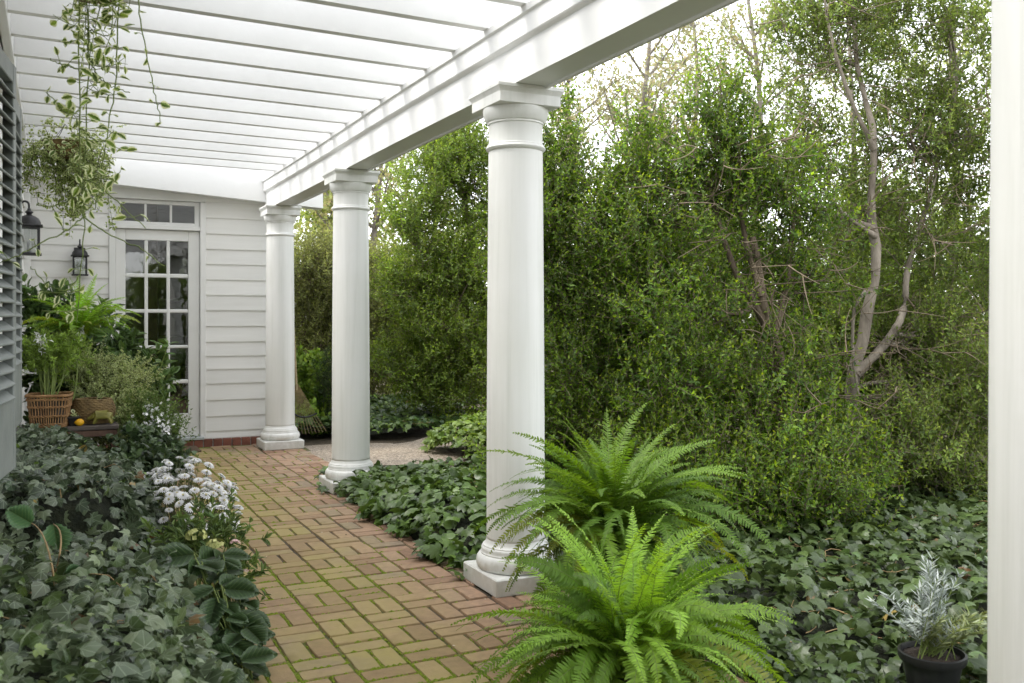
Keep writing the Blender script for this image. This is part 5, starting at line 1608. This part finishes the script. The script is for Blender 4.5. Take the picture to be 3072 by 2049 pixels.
# ------------------------------------------------------------------ white asters
ast = thing('aster_clump', 'mound of white daisy like asters at the left edge of the brick walk', 'flowers', (.66, 5.55, .03))
rg = np.random.RandomState(101)
hd = LB()
for ring, (nr, rr, tilt) in enumerate(((15, .020, .12), (13, .016, .38), (9, .011, .75))):
    a = np.arange(nr) * 2 * pi / nr + ring * .2
    D = np.stack([np.cos(a), np.sin(a), np.full(nr, tilt)], -1)
    hd.leaves(D * np.array([.004, .004, 0]) + np.array([0, 0, .002 * ring]), D, np.tile(UP, (nr, 1)) + 0.01, rr, rr * .40, T_OV, np.ones((nr, 3)), 0)
a = np.arange(10) * .628
hd.leaves(np.zeros((10, 3)) + np.array([0, 0, .004]), np.stack([np.cos(a), np.sin(a), np.full(10, .9)], -1), np.tile(UP, (10, 1)) + .01, .006, .004, T_OV, np.ones((10, 3)), 1)
a = np.arange(8) * .785
hd.leaves(np.zeros((8, 3)) + np.array([0, 0, -.010]), np.stack([np.cos(a) * .5, np.sin(a) * .5, np.full(8, 1.0)], -1), np.tile(UP, (8, 1)) + .01, .012, .006, T_OV, np.ones((8, 3)) * .3, 2)
proto = hd.build('flower', ['petal_white', 'flower_eye', 'stem_green'], ast)
tips = []
while len(tips) < 170:
    d = rdir(rg, 1)[0]
    if d[2] < -.15: continue
    r = rg.uniform(.75, 1.05)
    q = np.array([.0, .0, .20]) + d * r * np.array([.30, .46, .33])
    if all(np.linalg.norm(q - t_) > .031 for t_ in tips): tips.append(q)
S = []
for k, q in enumerate(tips):
    o = proto if k == 0 else bpy.data.objects.new('flower', proto.data)
    if k: link(o, ast)
    o.location = q
    nrm = Vector((q[0] * .9, q[1] * .6 - .05, .40 + q[2] * .3)); nrm.normalize()
    o.rotation_euler = (nrm + Vector(rg.normal(0, .18, 3))).to_track_quat('Z', 'Y').to_euler()
    s = rg.uniform(1.0, 1.5); o.scale = (s, s, s)
    a0 = np.array([q[0] * .25, q[1] * .25, 0]); S.append(bez(a0, (a0 * .4 + q * .6) + np.array([0, 0, .03]), q - np.array([0, 0, .008]), 7))
lb = LB(); S = np.array(S); lb.tubes(S, np.linspace(.0024, .0012, 7), 3, 1)
i = rg.randint(0, len(S), 2600); j = rg.randint(2, 7, 2600)
lb.leaves(S[i, j] + rg.normal(0, .01, (2600, 3)), rdir(rg, 2600) + UP * .5, rdir(rg, 2600) + UP, .026 * rg.uniform(.5, 1.1, 2600), .007, T_RH, palette(rg, 2600, [(.05, .09, .025), (.08, .13, .035), (.12, .18, .045)]))
lb.build('foliage', ['leaf_soft', 'stem_dark'], ast)

# ------------------------------------------------------------------ hellebore: big dark serrated leaflets, each a leaf of its own
hel = thing('hellebore', 'dark broad serrated leaves hanging over the bricks at lower left', 'plant', (.62, 3.55, 0))
lm = []
T_SERB = serrated(12, .42, .012)
rg = np.random.RandomState(103)
for k in range(4):
    lb = LB(); lb.leaves([(0, 0, 0)], [(0, 1, 0)], [(0, 0, 1)], 1.0, [.72 + .08 * k], T_SERB, palette(rg, 1, [(.038, .075, .03), (.055, .10, .038)], .15))
    o = lb.build('leaf', 'leaf_broad', hel, smooth=True); lm.append(o.data); bpy.data.objects.remove(o)
def place_leaf(parent, me, P, D, Nn, size, name='leaf', origin=(0, 0, 0)):
    D = Vector(D).normalized(); Nn = Vector(Nn)
    S = D.cross(Nn).normalized(); N2 = S.cross(D)
    o = bpy.data.objects.new(name, me); link(o, parent)
    R = Matrix((S, D, N2)).transposed().to_4x4()
    o.matrix_local = Matrix.Translation(Vector(P) - Vector(origin)) @ R @ Matrix.Scale(size, 4)
    return o
HO_ = (.62, 3.55, 0)
pet = []
for c, n, l0, zl in (((0.54, 4.03, 0.36), 6, .15, .0), ((0.62, 4.04, 0.33), 6, .14, .0), ((0.67, 3.90, 0.27), 6, .12, .0), ((0.58, 3.78, 0.28), 6, .14, .0), ((0.67, 3.79, 0.20), 6, .12, .0), ((0.58, 3.67, 0.21), 6, .15, .0), ((0.64, 3.58, 0.16), 6, .12, .0), ((0.57, 3.51, 0.14), 6, .14, .0), ((0.58, 3.39, 0.12), 5, .13, .0)):
    for k in range(n):
        a = 2 * pi * k / n + rg.normal(0, .25)
        D = (cos(a), sin(a) - .25, rg.uniform(-.6, .1)); Nn = (rg.normal(.2, .3), rg.normal(-.6, .25), 1)
        P = np.array(c) + np.array([cos(a) * .02, sin(a) * .02, zl + rg.normal(0, .02)])
        place_leaf(hel, lm[rg.randint(4)], P, D, Nn, l0 * rg.uniform(.75, 1.2), origin=HO_)
        pet.append(bez(np.array(HO_) + np.array([*rg.normal(0, .03, 2), 0]), (np.array(HO_) + P) / 2 + np.array([0, 0, .06]), P, 6))
lb = LB(); lb.tubes(np.array(pet), np.linspace(.0045, .003, 6), 4); lb.build('stem', 'stem_green', hel, smooth=True, origin=HO_)
# pale hydrangea with lime and pink florets between asters and hellebore
ph2, C, O = leafy('pale_hydrangea', 'low hydrangea with lime green and pink florets at the walk edge, below the asters', 'flowers', (.64, 4.55, 0),
      [(0.58, 4.73, 0.29, .12, .12, .06), (0.69, 4.79, 0.26, .11, .11, .06), (0.73, 4.66, 0.25, .06, .09, .06), (0.73, 4.32, 0.22, .05, .12, .07, .8), (0.62, 4.60, 0.30, .12, .12, .08, .8)],
      104, 11, 3, 6, .06, (.055, .45), [(.12, .19, .045), (.17, .25, .06), (.08, .14, .04)], [(.2, .27, .08)], T=T_SERV, mat='leaf_broad', up=.7, out=.6)
for k, (c, r, mt) in enumerate([((0.59, 4.50, 0.35), .045, 'petal_lime'), ((0.67, 4.46, 0.31), .040, 'petal_lime'), ((0.75, 4.42, 0.32), .022, 'petal_pink'), ((0.74, 4.10, 0.27), .012, 'petal_pink'), ((0.73, 4.21, 0.31), .03, 'petal_lime')]):
    mophead(ph2, (.64, 4.55, 0), c, r, 26, 320 + k, mt)
# seedling with three large plain leaves in the front ivy
sd_ = thing('poplar_seedling', 'seedling with three large plain light green leaves above the front ivy', 'plant', (.0, 3.7, .4))
lb = LB(); lb.leaves([(0, 0, 0)], [(0, 1, 0)], [(0, 0, 1)], 1.0, [1.15], T_SER, [(.075, .16, .06)]); o = lb.build('leaf', 'leaf_broad', sd_, smooth=True); me = o.data; bpy.data.objects.remove(o)
for c, D, Nn, sz in (((-0.00, 4.12, 0.54), (.15, -.3, -.95), (.25, -.9, .3), .125), ((-0.08, 4.28, 0.52), (-.75, 0, .55), (.1, -.9, .5), .11), ((-0.02, 3.69, 0.45), (-.6, -.3, -.6), (-.1, -.7, .7), .105), ((0.04, 3.66, 0.45), (.5, .2, .1), (.2, -.8, .6), .06)):
    place_leaf(sd_, me, c, D, Nn, sz, origin=(.0, 3.7, .4))
lb = LB(); lb.tubes(np.array([bez((.0, 3.75, .42), (.05, 3.7, .6), (-0.00, 4.12, 0.54), 8), bez((.0, 3.75, .42), (-.02, 3.75, .6), (-0.08, 4.28, 0.52), 8), bez((.0, 3.6, .40), (.0, 3.5, .6), (-0.02, 3.69, 0.45), 8)]), np.linspace(.004, .0025, 8), 4)
lb.build('stem', 'tan_stem', sd_, smooth=True, origin=(.0, 3.7, .4))

# ================================================================== hanging baskets of variegated vine
def vine_strand(lb, rng, pts, leaf, step, r=.0022, shoot=.35, dens=1.0, cols=None, depth=0, petiole=.02):
    p = np.asarray(pts)
    lb.tubes(p[None], np.linspace(r, r * .6, len(p))[None], 4, 1)
    seg = np.linalg.norm(np.diff(p, axis=0), axis=1); L = np.concatenate([[0], np.cumsum(seg)])
    d = step * rng.uniform(.3, 1)
    while d < L[-1]:
        i = min(np.searchsorted(L, d), len(p) - 1); i = max(i, 1)
        t = (d - L[i - 1]) / (seg[i - 1] + 1e-9); q = p[i - 1] + (p[i] - p[i - 1]) * t; ax = unit(p[i] - p[i - 1])
        a = rng.uniform(0, 2 * pi); A = unit(np.cross(ax, np.array([.2, .9, .3]))); B = np.cross(ax, A)
        for sg in (1, -1):
            if rng.uniform() > dens: continue
            side = (A * cos(a) + B * sin(a)) * sg
            e = q + side * petiole * rng.uniform(.6, 1.4) + UP * petiole * .3
            D = unit(side + UP * rng.uniform(-.7, .3) + rng.normal(0, .25, 3)); s = leaf * rng.uniform(.6, 1.2)
            Nn = unit(UP * .6 + np.array([0, -.6, 0]) + rng.normal(0, .45, 3))
            lb.leaves([e], [D], [Nn], [s], [s * .80], T_SERV, palette(rng, 1, cols, .2))
            lb.tubes(np.array([[q, (q + e) / 2, e]]), r * .5, 3, 1)
        if depth < 1 and rng.uniform() < shoot:
            side = unit((A * cos(a + 1.2) + B * sin(a + 1.2)) + UP * .1); ln = rng.uniform(.05, .15)
            e = q + side * ln + UP * ln * rng.uniform(-.25, .35)
            vine_strand(lb, rng, bez(q, q + side * ln * .6 - UP * ln * .15, e, 6), leaf * .9, step * .6, r * .7, 0, 1.0, cols, 1, petiole * .7)
        d += step * rng.uniform(.7, 1.3)
VC = [(.15, .25, .05), (.20, .31, .06), (.13, .21, .07), (.26, .36, .08)]
def basket(t, cx, cy, z, r):
    b = MB(); b.lathe([(.02, -.13), (r * .55, -.12), (r * .85, -.07), (r, 0), (r + .008, .004), (r - .01, .004)], 28, (0, 0, 0)); b.build('bowl', 'woven_rush', t, True)
    b = MB()
    for k in range(3):
        a = k * 2.094
        b.tube([(r * cos(a), r * sin(a), .0), (r * .3 * cos(a), r * .3 * sin(a), (2.86 - z) * .7), (0, 0, 2.87 - z)], .0025, 5)
    b.build('hanger', 'black_metal', t, True)
rng = np.random.RandomState(111)
ZV = 3.2
hb = thing('hanging_basket', 'hanging basket of trailing variegated vine in front, long bare stems reaching the lantern', 'hanging plant', (0.11, 3.57, 2.60))
hO = np.array(hb.location)
basket(hb, 0, 0, 2.60, .15)
lb = LB()
def S_(pl, n=26): return crv(pl, n)
strands = [
 ([(0.08, 3.53, 2.51), (0.08, 3.53, 2.30), (0.08, 3.53, 2.00), (0.08, 3.50, 1.77), (0.09, 3.47, 1.70), (0.09, 3.47, 1.61), (0.08, 3.47, 1.49), (0.07, 3.48, 1.34)], .062, .45, .8),
 ([(0.10, 3.57, 2.53), (0.11, 3.57, 2.24), (0.10, 3.57, 1.96), (0.09, 3.52, 1.81), (0.09, 3.50, 1.70)], .065, .5, .9),
 ([(0.21, 3.58, 2.54), (0.20, 3.58, 2.22), (0.18, 3.59, 2.07), (0.16, 3.60, 1.93), (0.14, 3.61, 1.80), (0.13, 3.61, 1.74)], .065, .35, .9),
 ([(0.26, 3.55, 2.54), (0.29, 3.54, 2.33), (0.32, 3.52, 2.16), (0.34, 3.51, 2.05)], .085, .1, .8),
 ([(0.09, 3.47, 1.70), (0.04, 3.44, 1.65), (-0.04, 3.42, 1.60), (-0.12, 3.40, 1.55), (-0.18, 3.43, 1.52)], .10, .15, .6),
 ([(0.09, 3.47, 1.70), (0.17, 3.43, 1.64), (0.26, 3.33, 1.59), (0.33, 3.29, 1.53)], .11, .1, .5),
 ([(0.08, 3.50, 1.79), (0.02, 3.50, 1.74), (-0.05, 3.48, 1.73)], .09, .1, .8),
 ([(0.08, 3.47, 1.50), (0.04, 3.44, 1.45), (-0.02, 3.46, 1.47), (-0.07, 3.49, 1.53)], .08, .1, .5),
 ([(0.08, 3.53, 1.97), (0.02, 3.55, 1.93), (-0.02, 3.58, 1.97)], .05, .1, 1),
 ([(0.08, 3.53, 1.84), (0.14, 3.49, 1.81), (0.22, 3.46, 1.73), (0.28, 3.43, 1.67)], .07, .2, .9),
 ([(0.08, 3.52, 2.01), (0.14, 3.49, 1.96), (0.19, 3.53, 2.01)], .05, .3, 1),
 ([(0.08, 3.53, 2.21), (0.04, 3.49, 2.21), (-0.01, 3.51, 2.23)], .045, .1, 1),
 ([(0.08, 3.53, 2.07), (0.04, 3.49, 2.05), (-0.02, 3.52, 2.12)], .05, .1, 1),
 ([(0.10, 3.57, 2.27), (0.16, 3.54, 2.18), (0.24, 3.50, 2.14)], .06, .2, 1),
 ([(0.10, 3.57, 2.37), (0.16, 3.54, 2.34), (0.19, 3.53, 2.36)], .05, .3, 1)]
for pl, st, sh, dn in strands:
    vine_strand(lb, rng, S_(pl) + rng.normal(0, .002, (26, 3)), .038, st, .0026, sh * .7, dn, VC)
for k in range(9):
    x = rng.uniform(100, 330); a = hO + np.array([(x - 205) / 100 * .085, rng.normal(0, .05), .0])
    vine_strand(lb, rng, bez(a, a + np.array([rng.normal(0, .05), rng.normal(0, .05), -.05]), a + np.array([rng.normal(0, .07), rng.normal(0, .06), -rng.uniform(.12, .42)]), 10), .036, .045, .002, .2, 1, VC)
lb.build('vine', ['leaf_variegated', 'stem_green'], hb, smooth=False, origin=hO)
rng = np.random.RandomState(112)
hb2 = thing('hanging_basket', 'second hanging basket farther back, dense mass of tiny variegated leaves above the lantern', 'hanging plant', (0.08, 8.09, 2.72))
hO = np.array(hb2.location)
basket(hb2, 0, 0, 2.72, .16)
lb = LB()
C, O = in_lobes(rng, [(hO[0], hO[1], 2.68, .27, .22, .10), (hO[0] + .12, hO[1], 2.52, .14, .12, .14, .5), (hO[0] + .14, hO[1] - .02, 2.36, .08, .08, .14, .4)], 36)
sprays(lb, rng, C, O, 4, .10, 8, (.032, .8), [(.10, .17, .04), (.14, .22, .06), (.19, .28, .08)], None, [(.2, .28, .07)], up=-.3, out=.9, rand=.6, T=T_OV)
for k in range(58):
    a = hO + np.array([rng.uniform(-.24, .30), rng.uniform(-.15, .15), rng.uniform(-.12, .05)]); ln = rng.uniform(.2, .62) * (1.1 if a[0] > hO[0] - .05 else .8)
    p = bez(a, a + np.array([rng.normal(0, .05), rng.normal(0, .05), -ln * .5]), a + np.array([rng.normal(0, .06), rng.normal(0, .05), -ln]), 12)
    vine_strand(lb, rng, p, .030, .040, .0018, .3, 1, VC, petiole=.012)
lb.build('vine', ['leaf_variegated_small', 'stem_dark'], hb2, origin=hO)

# ================================================================== potted lavender, rake, bright border plants
lo = (2.745, 2.27, 0)
lav = thing('lavender_pot', 'silvery lavender in a black plastic pot among the ivy at lower right', 'potted plant', lo)
b = MB(); b.lathe([(.07, .02), (.098, .165), (.108, .168), (.112, .178), (.112, .196), (.104, .198), (.100, .180), (.02, .176)], 36); b.build('pot', 'black_plastic', lav, 'angle')
b = MB(); b.lathe([(.102, .180), (.06, .186), (.005, .188)], 24); b.build('soil', 'soil', lav, True)
rg = np.random.RandomState(121); lb = LB(); st = []
spec = [(-.005, .0, .46, .02)] * 8 + [(.02, .02, .40, .05)] * 8 + [(-.07, .0, .29, .05)] * 8 + [(.02, -.02, .24, .09)] * 10 + [(.17, .0, .20, .07)] * 10
for dx, dy, h, sprd in spec:
    a = np.array([rg.normal(0, .03), rg.normal(0, .03), .18]); e = np.array([dx + rg.normal(0, sprd), dy + rg.normal(0, sprd), .18 + h * rg.uniform(.6, 1.0) * .75])
    # sideways means along the picture plane: turn into the walk's axes
    e[:2] = (e[0] * .897 + e[1] * .44, -e[0] * .44 + e[1] * .897)
    st.append(bez(a, (a + e) / 2 + np.array([0, 0, .03]), e, 10))
st = np.array(st); lb.tubes(st, np.linspace(.0022, .0012, 10), 4, 1)
for j in range(3, 10):
    for q in range(7):
        n = len(st); a = rg.uniform(0, 2 * pi, n)
        ax = unit(st[:, j] - st[:, j - 1]); side = np.stack([np.cos(a), np.sin(a), 0 * a], -1)
        P = st[:, j - 1] + (st[:, j] - st[:, j - 1]) * rg.uniform(0, 1, (n, 1))
        sil = (np.arange(n) < 25)[:, None]
        col = np.where(sil, palette(rg, n, [(.42, .46, .44), (.56, .60, .58), (.34, .39, .35)], .15), palette(rg, n, [(.20, .25, .10), (.32, .36, .22), (.25, .28, .08)], .2))
        lb.leaves(P, unit(side + ax * .8), ax + rg.normal(0, .1, (n, 3)), .040 * rg.uniform(.6, 1.15, n), .0050, T_LIN, col)
lb.build('foliage', ['leaf_silver', 'stem_green'], lav)
# leaf rake leaning behind the farthest column
rk = thing('leaf_rake', 'bamboo leaf rake leaning head down behind the farthest column', 'rake', (2.40, 10.22, 0))
top = np.array([.0, .03, .62]); 
b = MB()
for k in range(12):
    u = (k - 5.5) / 5.5
    e = np.array([.10 + u * .20, -.02, .10 + .02 * abs(u)]); mid = top * .35 + e * .65
    b2 = MB(); b2.tube(crv([top + np.array([u * .015, 0, 0]), mid, e, e + np.array([.004, -.03, -.02])], 10), .0034, 5); b2.build('tine', 'bamboo', rk, True)
b = MB(); b.tube(bez(top * .40 + np.array([.06 - .125, 0, .10]) * .6 + np.array([0, -.008, .0]), np.array([.06, -.015, .22]), np.array([.06 + .155, -.008, .30]), 12), .010, 6); b.build('brace', 'black_plastic', rk, True)
b = MB(); b.tube([tuple(top - np.array([0, 0, .06])), (-.03, .045, 1.2), (-.07, .06, 1.75)], .013, 8); b.build('handle', 'bamboo', rk, True)
leafy('lime_shrub', 'bright lime green broad leaved plant growing behind the rake', 'plant', (2.76, 11.24, 0),
      [(2.71, 11.15, 0.57, .22, .2, .2), (2.64, 11.07, 0.26, .24, .2, .2), (2.80, 10.99, 0.37, .2, .2, .22), (2.82, 10.87, 0.12, .22, .2, .15), (2.76, 11.24, 0.77, .15, .15, .12, .6)],
      131, 24, 4, 8, .18, (.085, .6), [(.12, .22, .03), (.18, .29, .04), (.25, .35, .06)], [(.3, .4, .08)], T=T_OV, mat='leaf_soft')
leafy('dark_conifer', 'narrow dark green bush between the farthest and third column', 'shrub', (2.88, 10.73, 0),
      [(2.88, 10.73, 0.18, .07, .07, .14), (2.87, 10.73, 0.49, .07, .07, .16), (2.89, 10.73, 0.79, .06, .06, .14)],
      132, 30, 6, 10, .07, (.03, .35), [(.035, .065, .025), (.055, .095, .03)], [(.09, .15, .04)], mat='leaf_shrub', stem='stem_dark')
# scattered dry leaves and petals on the bricks
rg = np.random.RandomState(141)
n = 26
P = np.stack([rg.uniform(.9, 2.0, n), rg.uniform(3.2, 9.5, n), np.full(n, .006)], -1)
lb = LB(); D = rdir(rg, n); D[:, 2] *= .15
lb.leaves(P, D, UP + rdir(rg, n) * .25, rg.uniform(.012, .03, n), rg.uniform(.006, .014, n), T_OV, palette(rg, n, [(.35, .26, .12), (.5, .45, .35), (.2, .12, .05), (.6, .55, .5)]))
tag(lb.build('fallen_leaves', 'leaf_soft'), 'tiny dry leaves and petals scattered on the brick walk', 'leaves', kind='stuff')
